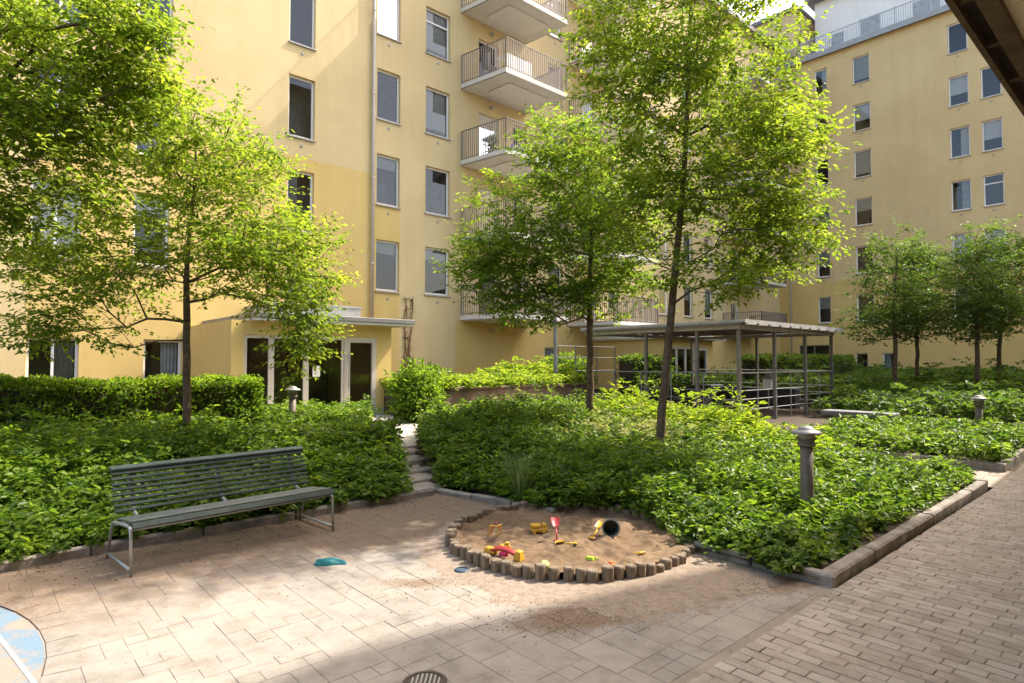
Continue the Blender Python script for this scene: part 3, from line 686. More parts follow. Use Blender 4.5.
s = MB(); s.box(PB+2.2, PB+11, -15, 17.2, 22.42, 27.2); s.build('top_floor_wall', 'white_wall', right)
s = MB(); s.box(PB+1.4, PB+11.5, -15.5, 17.6, 27.2, 27.5); s.build('top_floor_roof', 'roofmetal', right)
FT = lambda a, o, z: W(PB+2.2-o, a, z)
for (a, b, z0, z1) in ((15.2, 16.2, 22.5, 24.6), (13.0, 14.4, 22.5, 24.9), (9.7, 11.3, 22.6, 24.7), (5, 7, 22.6, 24.7)):
    g = MB(); g.hexa([FT(x, o, z) for z in (z0, z1) for x, o in ((a, .002), (b, .002), (b, .05), (a, .05))]); o = g.build('terrace_door', 'frame_white', right)
    g = MB(); g.add([FT(a+.1, .056, z0+.1), FT(b-.1, .056, z0+.1), FT(b-.1, .056, z1-.1), FT(a+.1, .056, z1-.1)], [(0, 1, 2, 3)]); g.build('pane', 'curtain', o)
s = MB(); r_ = -15.0
while r_ < 18.6:
    big = abs((r_*10) % 18) < 1.2
    s.box(PB-.2, PB-.17, r_-.011, r_+.011, 22.42, 23.5); r_ += .125
for r_ in np.arange(-15, 18.7, 1.9): s.box(PB-.22, PB-.16, r_-.03, r_+.03, 22.42, 23.62)
s.box(PB-.21, PB-.16, -15, 18.6, 23.5, 23.55); s.box(PB-.2, PB-.17, -15, 18.6, 22.52, 22.56); s.build('roof_railing', 'metal', right)
s = MB(); s.box(PB+.3, PB+6, 17.6, 23, 22.42, 26.3); s.build('corner_tower', 'pale', right)
s = MB(); s.box(PB+.1, PB+6.2, 17.5, 23.3, 26.3, 26.55); s.build('tower_roof', 'roofmetal', right)
s = MB(); s.box(PB-.06, PB+.003, -16, 19, .2, .62); s.build('plinth', 'plinth', right)
s = MB(); s.box(PB-.04, PB-.002, 6.45, 7.6, .72, 1.40); s.build('vent_panel', 'brownstuff', right)
s = MB(); s.box(PB-.04, PB-.002, 9.4, 10.2, 1.0, 1.10); s.build('vent_panel', 'brownstuff', right)
s = MB(); s.box(PB-.30, PB-.002, 14.5, 15.0, .8, 1.1); s.build('wall_box', 'dark_metal', right)
s = MB(); s.box(PB+.9, PB+12, -16, 19, 0, 22.19); s.build('wing_core', 'dark', right)
# ---- the block that stands beside the path, behind the photographer; only its eave is in view
near = thing('apartment_building', 'building beside the path whose dark timber eave hangs over the top right corner', 'building', W(4, -5, 0))
s = MB(); s.box(-14, 30, -9, -1.7, 0, 4.3); s.box(-14, 11.3, -9, -.6, 4.62, 8.0); s.box(11.5, 17.9, -7, -.45, 4.62, 20.0); s.build('wall', 'pale', near)  # tall block is out of view, shaped and placed to cast the foreground shade
s = MB(); s.box(-14, 30, -1.7, 1.0, 4.42, 4.6); s.build('roof', 'roofmetal', near)
s = MB(); s.box(-14, 30, 1.035, 1.075, 4.30, 4.56); s.build('fascia', 'eavewood', near)
s = MB(); s.box(-14, 30, .931, 1.034, 4.41, 4.419); s.build('eave_boarding', 'eavedark', near)
s = MB(); s.box(-14, 30, .82, .93, 4.28, 4.419); s.build('eave_beam', 'eavewood', near)
s = MB(); s.box(-14, 30, -1.69, .818, 4.345, 4.40); s.build('eave_soffit', 'soffit_light', near)
for k in range(40):
    pp = -6+k*.9+.35; s = MB(); s.box(pp, pp+.07, .932, 1.033, 4.345, 4.409); s.build('rafter', 'eavewood', near)

# ================================================================ retaining wall, pergola
s = MB()
s.box(8.5, 15.2, 13.0, 13.22, .1, 1.06); s.box(8.45, 15.25, 12.96, 13.26, 1.06, 1.13)
tag(s.build('retaining_wall', 'concrete', bevel=.012), 'brown concrete retaining wall of the raised planter below the balconies', 'wall')
s = MB(); s.box(8.6, 15.2, 13.22, 16.0, .2, 1.0); structure(s.build('soil', 'soil'), 'raised soil behind the brown retaining wall', 'soil')
pg = thing('pergola', 'grey steel pergola with a slatted roof and open railings over a seating area', 'pergola', W(18.5, 10.5, .2))
P0, P1, R0, R1 = 15.4, 21.7, 8.1, 13.4
posts = [(P0, R0), (P0+2.1, R0), (P0+4.2, R0), (P1, R0), (P0, R0+1.25), (P0, R0+3.0), (P0, R1), (P1, R1), (P0+3.2, R1), (P1, R0+2.6)]
for (a, b) in posts:
    s = MB(); s.box(a-.042, a+.042, b-.042, b+.042, .1, 2.69); s.build('post', 'pergola_post', pg)
for (a, b, c, d) in ((P0-.1, P1+.1, R0-.07, R0+.07), (P0-.1, P1+.1, R1-.07, R1+.07)):
    s = MB(); s.box(a, b, c, d, 2.69, 2.80); s.build('beam', 'pergola_roof', pg)
for a in (P0, P1):
    s = MB(); s.box(a-.07, a+.07, R0+.07, R1-.07, 2.69, 2.80); s.build('beam', 'pergola_roof', pg)
x = P0-.2; k = 0
while x < P1+.15:
    s = MB(); s.box(x+.008, x+.665, R0-.28, R1+.2, 2.86, 2.93); s.box(x+.008, x+.665, R0-.30, R0-.282, 2.80, 2.935); s.build('roof_panel', 'pergola_roof', pg)
    s = MB(); s.box(x-.03, x+.03, R0-.22, R1+.15, 2.803, 2.857); s.box(x-.035, x+.035, R0-.345, R0-.302, 2.77, 2.84); s.build('rafter', 'pergola_post', pg); x += .672
def railrun(a, b, gaps=False):
    a = np.array(a); b = np.array(b); ln = np.linalg.norm(b-a); s = MB()
    for z in (.50, .78, 1.02, 1.50):
        s.tube([W(*a, z), W(*b, z)], .02 if z > 1.4 else .012, 6)
    for i in range(int(ln/.95)+1):
        q = a+(b-a)*(i/max(1, int(ln/.95))); s.tube([W(*q, .15), W(*q, 1.5)], .018, 6)
    s.build('railing', 'rail_grey', pg)
railrun((P0, R0), (P1, R0)); railrun((P0, R0), (P0, R1)); railrun((P1, R0), (P1, R1))
# dark low walls / benches inside, picnic table, lantern
s = MB(); s.box(P0+1.2, P1-.4, R1-1.6, R1-1.2, .2, .95); s.box(P1-1.0, P1-.6, R0+.8, R1-1.6, .2, .9)
tag(s.build('planter_wall', 'slate', bevel=.02), 'dark slate low wall inside the pergola behind the table', 'wall')
t = thing('picnic_table', 'weathered grey picnic table standing under the pergola', 'table', W(17.3, 9.9, .2))
s = MB()
for k in range(5): s.box(16.5, 18.1, 9.55+k*.145, 9.68+k*.145, .92, .96)
s.build('tabletop', 'oldwood', t)
for k, rr in enumerate((9.1, 10.6)):
    s = MB(); s.box(16.5, 18.1, rr, rr+.28, .62, .66); s.build('bench_seat', 'oldwood', t)
for pp in (16.8, 17.75):
    for sg in (-1, 1):
        s = MB(); s.tube([W(pp, 9.9+sg*.62, .2), W(pp, 9.9+sg*.18, .92)], .035, 6); s.build('leg', 'dark_metal', t)
t = thing('lantern', 'small white lantern birdhouse on a pole inside the pergola', 'lantern', W(19.0, 9.0, .2))
s = MB(); s.tube([W(19.0, 9.0, .2), W(19.0, 9.0, 1.0)], .025, 8); s.build('pole', 'metal', t)
s = MB(); s.box(18.87, 19.13, 8.87, 9.13, 1.0, 1.26); s.build('lantern_body', 'white', t)
s = MB(); s.lathe([(.26, 0), (.03, .2)], W(19.0, 9.0, 1.26), 4); s.build('lantern_roof', 'roofmetal', t)
s = MB(); s.tube([W(13.9, 13.5, .9), W(13.9, 13.5, 3.3)], .06, 8); 
tag(s.build('trellis_post', 'dark_metal', origin=W(13.9, 13.5, .9)), 'tall grey post in the raised planter left of the pergola', 'post')
t = thing('trellis', 'thin wire trellis frame in the raised planter behind the retaining wall', 'trellis', W(15.0, 13.7, 1.0))
for pp in (14.4, 15.3, 16.4, 17.4):
    s = MB(); s.tube([W(pp, 13.9, 1.0), W(pp, 13.9, 2.35)], .022, 6); s.build('post', 'dark_metal', t)
s = MB()
for z in (1.5, 1.95, 2.33): s.tube([W(14.4, 13.9, z), W(17.4, 13.9, z)], .014, 6)
s.build('wire', 'dark_metal', t)

# ================================================================ bollards
bo = thing('bollard_light', 'brown bollard lamp with a domed cap standing in the ground cover beside the path', 'bollard light', (0, 0, 0), 'bollard lamps')
s = MB(); s.lathe([(.105, 0), (.105, .03), (.068, .05), (.066, .40), (.063, .84)], n=28); s.build('post', 'bollard', bo, smooth=True)
s = MB(); s.lathe([(.08, .84), (.092, .85), (.092, .875), (.08, .885), (.08, .905), (.10, .915), (.10, .935)], n=28); s.build('collar', 'bollard', bo, smooth=False)
s = MB(); s.lathe([(.085, .935), (.085, .965)], n=28); s.build('lamp_lens', 'lens', bo, smooth=False)
s = MB(); s.lathe([(.10, .965), (.150, .972), (.152, .985), (.135, 1.005), (.085, 1.022), (.082, 1.03), (.06, 1.05), (.02, 1.06)], n=28); s.build('cap', 'bollard_cap', bo, smooth=True)
for i, (X, Y, z, lab) in enumerate([(3.19, 6.6, .05, None), (9.6, 12.5, .06, 'farther bollard lamp in the small kerbed planter by the path'),
                                    (*W(4.62, 11.5)[:2], .28, 'small pale bollard lamp in front of the entrance glazing')]):
    o = bo if i == 0 else copy_tree(bo)
    o.location = (X, Y, z)
    if lab: o['label'] = lab
# stone bench far right
t = thing('stone_bench', 'backless dark grey bench slab on the path behind the central bed', 'bench', W(15.6, 5.2, .15))
def pb(mb, a, b, c, d, z0, z1): mb.box(a, b, c, d, z0, z1)
s = MB(); s.box(15.35, 15.85, 4.45, 6.0, .52, .64); s.build('seat', 'graystone', t, bevel=.015)
for r_ in (4.7, 5.65):
    s = MB(); s.box(15.42, 15.78, r_, r_+.14, .1, .52); s.build('leg', 'graystone', t)

# ================================================================ park bench
BP0, BP1, BR = 1.04, 2.93, 5.96
bt = thing('park_bench', 'dark green slatted park bench with tubular steel legs in front of the shrubs', 'bench', W(1.98, 6.3, 0))
def WB(p, r, z):
    a = radians(5.4); dp, dr = p-1.04, r-5.96
    return W(1.04+dp*cos(a)-dr*sin(a), 5.96+dp*sin(a)+dr*cos(a), z)
def slat(p0, p1, ctr_r, z, wdt, th, tilt, name):
    ca, sa = cos(tilt), sin(tilt); q = []
    for dz in (-th/2, th/2):
        for dr in (-wdt/2, wdt/2): q.append((ctr_r+dr*ca-dz*sa, z+dr*sa+dz*ca))
    c = [WB(p0, *q[0]), WB(p1, *q[0]), WB(p1, *q[1]), WB(p0, *q[1]), WB(p0, *q[2]), WB(p1, *q[2]), WB(p1, *q[3]), WB(p0, *q[3])]
    s = MB(); s.hexa(c); return s.build(name, 'slat', bt, bevel=.006)
BA, BB = BP0+.0, BP1+.0
slat(BA, BB, BR-.005, .418, .055, .035, 1.05, 'seat_slat')
for i in range(5): slat(BA, BB, BR+.075+i*.085, .440-i*.009, .054, .022, -.10, 'seat_slat')
for i in range(8):
    zz = .455+i*.045; rr = BR+.515+i*.0215
    slat(BA, BB, rr, zz, .029, .024, 1.14, 'back_slat')
slat(BA, BB, BR+.515+8*.0215-.008, .812, .06, .038, .5, 'back_slat')
for pp in (BP0, BP1):
    # one bent tube per end: front foot, up, back along under the seat, down to the rear foot
    path = [(BR+.0, 0), (BR+.02, .33), (BR+.035, .385), (BR+.075, .405), (BR+.45, .372), (BR+.53, .36), (BR+.575, .32), (BR+.72, 0)]
    s = MB(); s.tube([WB(pp, *q) for q in path], .0135, 10); s.build('leg_frame', 'metal', bt, smooth=True)
    s = MB(); s.tube([WB(pp, BR+.03, .05), WB(pp, BR+.70, .05)], .012, 8); s.build('leg_stretcher', 'metal', bt, smooth=True)
for pp in (BP0+.16, (BP0+BP1)/2, BP1-.16):
    s = MB(); s.tube([WB(pp, BR+.42, .40), WB(pp, BR+.50, .42), WB(pp, BR+.555, .48), WB(pp, BR+.73, .81)], .016, 8); s.build('back_support', 'dark_metal', bt, smooth=True)
s = MB(); s.tube([WB(BP0, BR+.05, .378), WB(BP1, BR+.05, .378)], .015, 8); s.build('front_rail', 'metal', bt, smooth=True)
s = MB(); s.tube([WB(BP0, BR+.48, .35), WB(BP1, BR+.48, .35)], .013, 8); s.build('rear_rail', 'metal', bt, smooth=True)

# ================================================================ sandbox
SX, SY = gnd(573, 551)[:2]
SX, SY, SBR = 0.56, 6.19, 1.17
sb = thing('sandbox', 'round sandbox edged with short upright wooden stakes', 'sandbox', (SX, SY, 0))
ns = 68; srng = random.Random(3)
for i in range(ns):
    a = 2*pi*(i+srng.uniform(-.12, .12))/ns; R_ = SBR+srng.uniform(-.018, .018)
    h = .122+srng.uniform(-.022, .015); rad = .053+srng.uniform(-.006, .004); k = 8
    if cos(a) > .35 and sin(a) < .55: h -= .045*min(1, (cos(a)-.35)/.3)
    cx, cy = SX+R_*cos(a), SY+R_*sin(a); lean = srng.uniform(-.03, .03); ph = srng.random()
    s = MB(); vs = []
    for z, rr in ((-.03, rad), (h-.012, rad*1.0), (h, rad*.86)):
        for j in range(k):
            w_ = 2*pi*(j+ph)/k; vs.append((cx+rr*cos(w_)*(1 if j % 2 else .94)+lean*z, cy+rr*sin(w_)+lean*z, z+(srng.uniform(-.004, .004) if z > .05 else 0)))
    s.add(vs, [tuple(range(2*k, 3*k))]+[(b*k+j, b*k+(j+1) % k, (b+1)*k+(j+1) % k, (b+1)*k+j) for b in (0, 1) for j in range(k)])
    s.build('stake', 'stake', sb)
from mathutils import noise as mnoise, Vector
def nz(x, y, s, o=0): return mnoise.noise(Vector((x*s+o, y*s-o, o*.37)))
_pr = random.Random(44); PITS = [(SX+SBR*q*cos(a), SY+SBR*q*sin(a), _pr.uniform(.035, .10), _pr.choice([-.035, -.03, -.02, .022, .028])) for q, a in [(_pr.random()**.5*.9, _pr.uniform(0, 6.28)) for _ in range(70)]]
def sand_z(x, y):
    d = math.hypot(x-SX, y-SY)/SBR
    z = .045+.03*nz(x, y, 2.6, 3)+.03*nz(x, y, 6, 9)+.02*nz(x, y, 13, 5)+.008*nz(x, y, 30, 2)
    for (a_, b_, s_, h_) in PITS:
        q_ = ((x-a_)**2+(y-b_)**2)/(s_*s_)
        if q_ < 6: z += h_*math.exp(-q_)
    z += .03*(1-d)*nz(x, y, 1.4, 2)
    hx, hy = x-(SX+.62), y-(SY-.02); z -= .05*math.exp(-(hx*hx+hy*hy)/.02); z += .03*math.exp(-((hx+.05)**2+(hy-.25)**2)/.03)
    if d > .8: z += .02*(d-.8)/.2
    return max(z, .008+.004*nz(x, y, 9, 1))
mb = MB(); nr_, na = 60, 180; vs = [(SX, SY, sand_z(SX, SY))]; fs = []
for i in range(1, nr_+1):
    for j in range(na):
        a = 2*pi*j/na; q = SBR*i/nr_*.99; x, y = SX+q*cos(a), SY+q*sin(a); vs.append((x, y, sand_z(x, y)))
for j in range(na): fs.append((0, 1+j, 1+(j+1) % na))
for i in range(nr_-1):
    for j in range(na):
        b = 1+i*na; fs.append((b+j, b+na+j, b+na+(j+1) % na, b+(j+1) % na))
mb.add(vs, fs); o = mb.build('sand', 'sand', origin=(SX, SY, 0), smooth=True)
tag(o, 'trampled brown sand filling the round sandbox', 'sand', kind='stuff')
def drift(name, material, label, x0, x1, y0, y1, hf, step=.035):
    nx, ny = int((x1-x0)/step), int((y1-y0)/step); mb = MB(); H = {}
    for i in range(nx+1):
        for j in range(ny+1):
            x, y = x0+(x1-x0)*i/nx, y0+(y1-y0)*j/ny; H[i, j] = (x, y, hf(x, y))
    idx = {}; vs = []; fs = []
    for i in range(nx):
        for j in range(ny):
            q = [(i, j), (i+1, j), (i+1, j+1), (i, j+1)]
            if max(H[k][2] for k in q) < -.004: continue
            for k in q:
                if k not in idx: idx[k] = len(vs); x, y, z = H[k]; vs.append((x, y, max(z, -.02)))
            fs.append([idx[k] for k in q])
    mb.add(vs, fs); o = mb.build(name, material, origin=(0, 0, 0), smooth=True)
    return tag(o, label, 'sand', kind='stuff')
def inside_bed(x, y):
    p, r = PR(x, y); return p > 5.08 or r > 6.8
def spill(x, y):
    if inside_bed(x, y): return -.02
    d = math.hypot(x-SX, y-SY); a = atan2(y-SY, x-SX)
    if d < SBR-.03: return -.02
    edge = .42+.45*max(0, cos(a+.55))+.16*nz(x, y, 2.2, 4)+.10*nz(x, y, 7, 1)
    if a > .3 and a < 2.6: edge -= .2
    if -2.8 > a or a > 2.6: edge -= .18
    t = (d-SBR)/max(.05, edge)
    return .014*(1-t)+.004*nz(x, y, 16, 2)-.001
drift('spilled_sand', 'spill', 'pale dry sand spilled on the paving round the sandbox', -1.4, 2.9, 4.2, 6.9, spill)
# small stones, crumbs of earth and bits of leaf lying on the slabs
def grit(name, material, label, n, fn, smin, smax, seed):
    rg = np.random.default_rng(seed); mb = MB(); k = 0; tr_ = 0
    while k < n and tr_ < n*40:
        tr_ += 1; q = fn(rg)
        if q is None: continue
        x, y = q
        if inside_bed(x, y) or math.hypot(x-SX, y-SY) < SBR+.05: continue
        k += 1; a = smin+(smax-smin)*rg.random()**2.5; h = a*rg.uniform(.35, .8); ph = rg.uniform(0, 6.3)
        pts = [(x+a*rg.uniform(.7, 1.2)*cos(ph+w_), y+a*rg.uniform(.6, 1.2)*sin(ph+w_), .002) for w_ in (0, 1.6, 3.1, 4.7)]
        mb.add(pts+[(x+rg.normal(0, a*.2), y+rg.normal(0, a*.2), .002+h)], [(0, 1, 4), (1, 2, 4), (2, 3, 4), (3, 0, 4)])
    return tag(mb.build(name, material, origin=(0, 0, 0)), label, 'debris', kind='stuff')
GP = [(.62, 4.42, .32, .13), (.30, 4.22, .25, .1), (1.95, 4.95, .3, .13), (2.3, 5.05, .2, .09), (-.5, 5.1, .3, .15), (.4, 4.8, .9, .2)]
def g_near(rg):
    a = GP[rg.integers(len(GP))]; return rg.normal(a[0], a[2]*1.3), rg.normal(a[1], a[3]*1.2)
def g_kerb(rg):
    p = rg.uniform(-3, 4.7); r = 6.8-abs(rg.normal(0, .35)); return W(p, r)[:2]
def g_all(rg):
    p, r = rg.uniform(-2, 5.1), rg.uniform(1.9, 6.8); return W(p, r)[:2]
grit('grit', 'crumb', 'dark crumbs of earth scattered on the slabs in front of the sandbox', 1800, g_near, .002, .009, 1)
grit('leaf_litter', 'litter', 'brown bits of dead leaf along the kerb under the bench', 1300, g_kerb, .004, .015, 2)
grit('grit', 'joint', 'small loose stones strewn over the slab terrace', 700, g_all, .002, .008, 3)
# ---- toys
def at(x, y, z=.05): g_ = gnd(x, y, z); return np.array(g_)
def ztop(x, y): return sand_z(x, y)
def boxm(mb, c, sx_, sy_, sz_, ang=0, mi=0, z0=0, taper=1.0):
    c = np.array(c); ca, sa = cos(ang), sin(ang); q = []
    for z, k in ((z0, 1), (z0+sz_, taper)):
        for a, b in ((-1, -1), (1, -1), (1, 1), (-1, 1)):
            x, y = a*sx_/2*k, b*sy_/2*k; q.append((c[0]+x*ca-y*sa, c[1]+x*sa+y*ca, c[2]+z))
    mb.hexa(q, mi)
def on_sand(px, py):
    g_ = at(px, py); return np.array((g_[0], g_[1], ztop(g_[0], g_[1])))
c = on_sand(539, 530); t = thing('toy_truck', 'yellow plastic toy truck on the sand at the back left', 'toy', c)
s = MB(); boxm(s, c, .17, .09, .035, .2, z0=.015); boxm(s, c+(-.035, 0, 0), .09, .085, .035, .2, z0=.05, taper=1.15); boxm(s, c+(.055, .01, 0), .05, .08, .045, .2, z0=.05, taper=.8); s.build('body', 'toy_yellow', t, bevel=.006)
for a, b in ((-.05, -.05), (.05, -.035), (-.06, .045), (.045, .05)):
    s = MB(); s.lathe([(.018, -.009), (.02, 0), (.018, .009)], c+(a, b, .016), 12, axis=(.2, 1, 0)); s.build('wheel', 'toy_yellow', t)
def shovel(name, label, c, ang, col, ln=.24, tilt=.1, blade=.075):
    t = thing(name, label, 'toy', c); d = np.array((cos(ang)*cos(tilt), sin(ang)*cos(tilt), sin(tilt))); sd = np.array((-sin(ang), cos(ang), 0)); up = np.cross(d, sd)
    c = np.array(c)+(0, 0, .012)
    s = MB(); s.tube([c, c+d*ln*.62], .009, 8); s.tube([c-sd*.035, c+sd*.035], .009, 8); s.build('handle', col, t, smooth=True)
    b = c+d*ln*.58; s = MB(); L_ = ln*.42; q = []
    for i in range(5):
        for j in range(5):
            u, v = i/4, (j-2)/2; wv = blade*.5*(.8+.35*u-.55*max(0, u-.7))
            q.append(b+d*(L_*u)+sd*(v*wv)+up*(.018*v*v+.012*(1-u)**2))
    fs = [(i*5+j, (i+1)*5+j, (i+1)*5+j+1, i*5+j+1) for i in range(4) for j in range(4)]
    o0 = len(q); q2 = [x-up*.004 for x in q]
    s.add(q+q2, fs+[tuple(k+25 for k in f[::-1]) for f in fs]); s.build('blade', col, t, smooth=True); return t
c = on_sand(557, 543)
shovel('toy_shovel', 'red plastic toy shovel lying with its handle towards the front of the sandbox', c, 1.62, 'toy_red', .24, .85, .085)
c = on_sand(576, 545); shovel('toy_scoop', 'flat yellow toy scoop lying in the middle of the sand', c, 3.3, 'toy_yellow', .2, .05, .05)
c = on_sand(592, 538); shovel('toy_shovel', 'yellow toy shovel leaning against the dark bucket', c, .9, 'toy_yellow', .24, .5, .08)
c = on_sand(612, 539); ax = unit(np.array((-.1, -1., .12)))
bk = thing('bucket', 'black bucket lying on its side with the mouth facing forwards', 'bucket', c)
cc = c+(0, .1, .078); s = MB()
s.lathe([(.001, -.085), (.060, -.085), (.082, .09), (.077, .09), (.056, -.075), (.001, -.075)], cc, 28, axis=ax); s.build('body', 'bucket', bk, smooth=False)
s = MB(); s.lathe([(.081, .085), (.090, .088), (.090, .102), (.075, .102), (.0765, .085), (.081, .085)], cc, 28, axis=ax, cap=False); s.build('rim', 'bucket_rim', bk)
c = on_sand(505, 548); s = MB()
boxm(s, c, .12, .07, .04, .3, taper=.72); boxm(s, c+(.02, 0, 0), .05, .04, .025, .3, z0=.04, taper=.8)
tag(s.build('sand_mould', 'toy_yellow', bevel=.008), 'small yellow sand mould near the left rim of the sandbox', 'toy')
a0 = on_sand(486, 555); a1 = on_sand(522, 563); t = thing('toy_digger', 'red and yellow toy digger lying along the front left stakes', 'toy', (a0+a1)/2)
dv = a1-a0; ang = atan2(dv[1], dv[0]); mid = (a0+a1)/2
s = MB(); boxm(s, a0+dv*.14, .13, .075, .05, ang, z0=.02, taper=.75); s.build('scoop', 'toy_yellow', t, bevel=.008)
s = MB(); n = 8; pts = [a0+dv*(.16+.68*i/n)+np.array((0, 0, .05+.028*sin(pi*i/n))) for i in range(n+1)]
s.tube([q+(0, .025, 0) for q in pts], .016, 8); s.tube([q-(0, .025, 0) for q in pts], .016, 8); s.build('arm', 'toy_red', t, smooth=True)
s = MB(); boxm(s, mid, .08, .06, .035, ang, z0=.015, taper=.8); s.build('seat', 'toy_pink', t, bevel=.006)
s = MB(); boxm(s, a1-dv*.08, .075, .09, .085, ang, z0=.005, taper=.7); s.build('cab', 'toy_yellow', t, bevel=.008)
c = on_sand(543, 567); s = MB(); s.lathe([(.055, 0), (.05, .02), (.036, .07), (.034, .072), (.001, .072)], c+(0, 0, -.004), 8, axis=(.3, -.35, .9))
tag(s.build('sand_mould', 'toy_lime'), 'lime green cup shaped sand mould beside the front stakes', 'toy')
c = on_sand(590, 560); s = MB(); boxm(s, c, .085, .05, .03, -.5, taper=.7); s.tube([c+(.03, 0, .02), c+(.08, -.03, .015)], .008, 6)
tag(s.build('sand_mould', 'toy_lime', bevel=.004), 'pale green toy shape half buried at the middle front', 'toy')
c = on_sand(613, 562); s = MB(); boxm(s, c, .10, .045, .025, -.6, taper=.75); boxm(s, c+(-.02, .012, 0), .04, .04, .02, -.6, z0=.024, taper=.6)
tag(s.build('toy_car', 'toy_orange', bevel=.005), 'little orange red toy car on the sand near the front right', 'toy')
c = on_sand(642, 556); s = MB(); boxm(s, c, .085, .03, .018, .3, taper=.7); s.tube([c+(-.03, 0, .01), c+(-.08, -.02, .01)], .006, 6)
tag(s.build('toy_rake', 'toy_yellow', bevel=.003), 'small yellow toy spoon at the right of the sand', 'toy')
c = on_sand(496, 537); t = thing('toy_trolley', 'small toy trolley with yellow and red bars by the back left stakes', 'toy', c)
s = MB()
for a, b in ((-.07, -.02), (.02, -.03), (.05, .03), (-.05, .04)): s.tube([c+(a, b, 0), c+(a*.9, b, .10)], .007, 6)
s.tube([c+(-.06, -.02, .1), c+(.02, -.03, .1), c+(.05, .03, .1)], .007, 6); s.build('frame', 'toy_yellow', t)
s = MB(); s.tube([c+(-.06, .03, .02), c+(0, .04, .13), c+(.05, .02, .05)], .007, 6); s.build('handle', 'toy_red', t)
# things on the paving
c = np.array(gnd(462, 571)); s = MB(); s.lathe([(.062, 0), (.066, .012), (.058, .02), (.046, .022), (.043, .012), (.001, .011)], c, 28)
tag(s.build('plastic_lid', 'slate_blue', smooth=False), 'round slate blue plastic lid lying on the paving left of the sandbox', 'lid')
c = np.array(gnd(331, 564)); s = MB(); nx, ny = 22, 12; vs = []
crg = random.Random(5)
for i in range(nx+1):
    for j in range(ny+1):
        u, v = i/nx*2-1, j/ny*2-1
        wv = .055*(1-.75*max(0, (u-.1))**1.0)*(1 if u > -.85 else .8); prof = max(0, 1-v*v)**.5*max(0, 1-abs(u)**5)**.5
        z = .045*prof*(1-.5*max(0, u))+.004*sin(u*30+v*3)*prof+.009*sin(v*7+u*5)*prof
        vs.append((c[0]+u*.145, c[1]+v*wv+.012*sin(u*4), max(.0, z)+.002))
s.add(vs, [(i*(ny+1)+j, (i+1)*(ny+1)+j, (i+1)*(ny+1)+j+1, i*(ny+1)+j+1) for i in range(nx) for j in range(ny)])
tag(s.build('cloth', 'cyan', smooth=True), 'crumpled turquoise cloth dropped on the paving near the bench', 'cloth')
c = np.array(gnd(425, 683)); t = thing('drain_cover', 'round slotted iron drain cover in the paving at the front', 'drain', c)
s = MB(); s.lathe([(.125, -.01), (.125, .007), (.105, .007), (.105, .003), (.001, .003)], c, 36); s.build('cover', 'iron', t)
for k in range(7):
    s = MB(); x0 = -.075+k*.025; h_ = sqrt(max(0, .088**2-x0**2)); s.tube([c+(x0, -h_, .006), c+(x0, h_, .006)], .0055, 6); s.build('bar', 'metal', t)

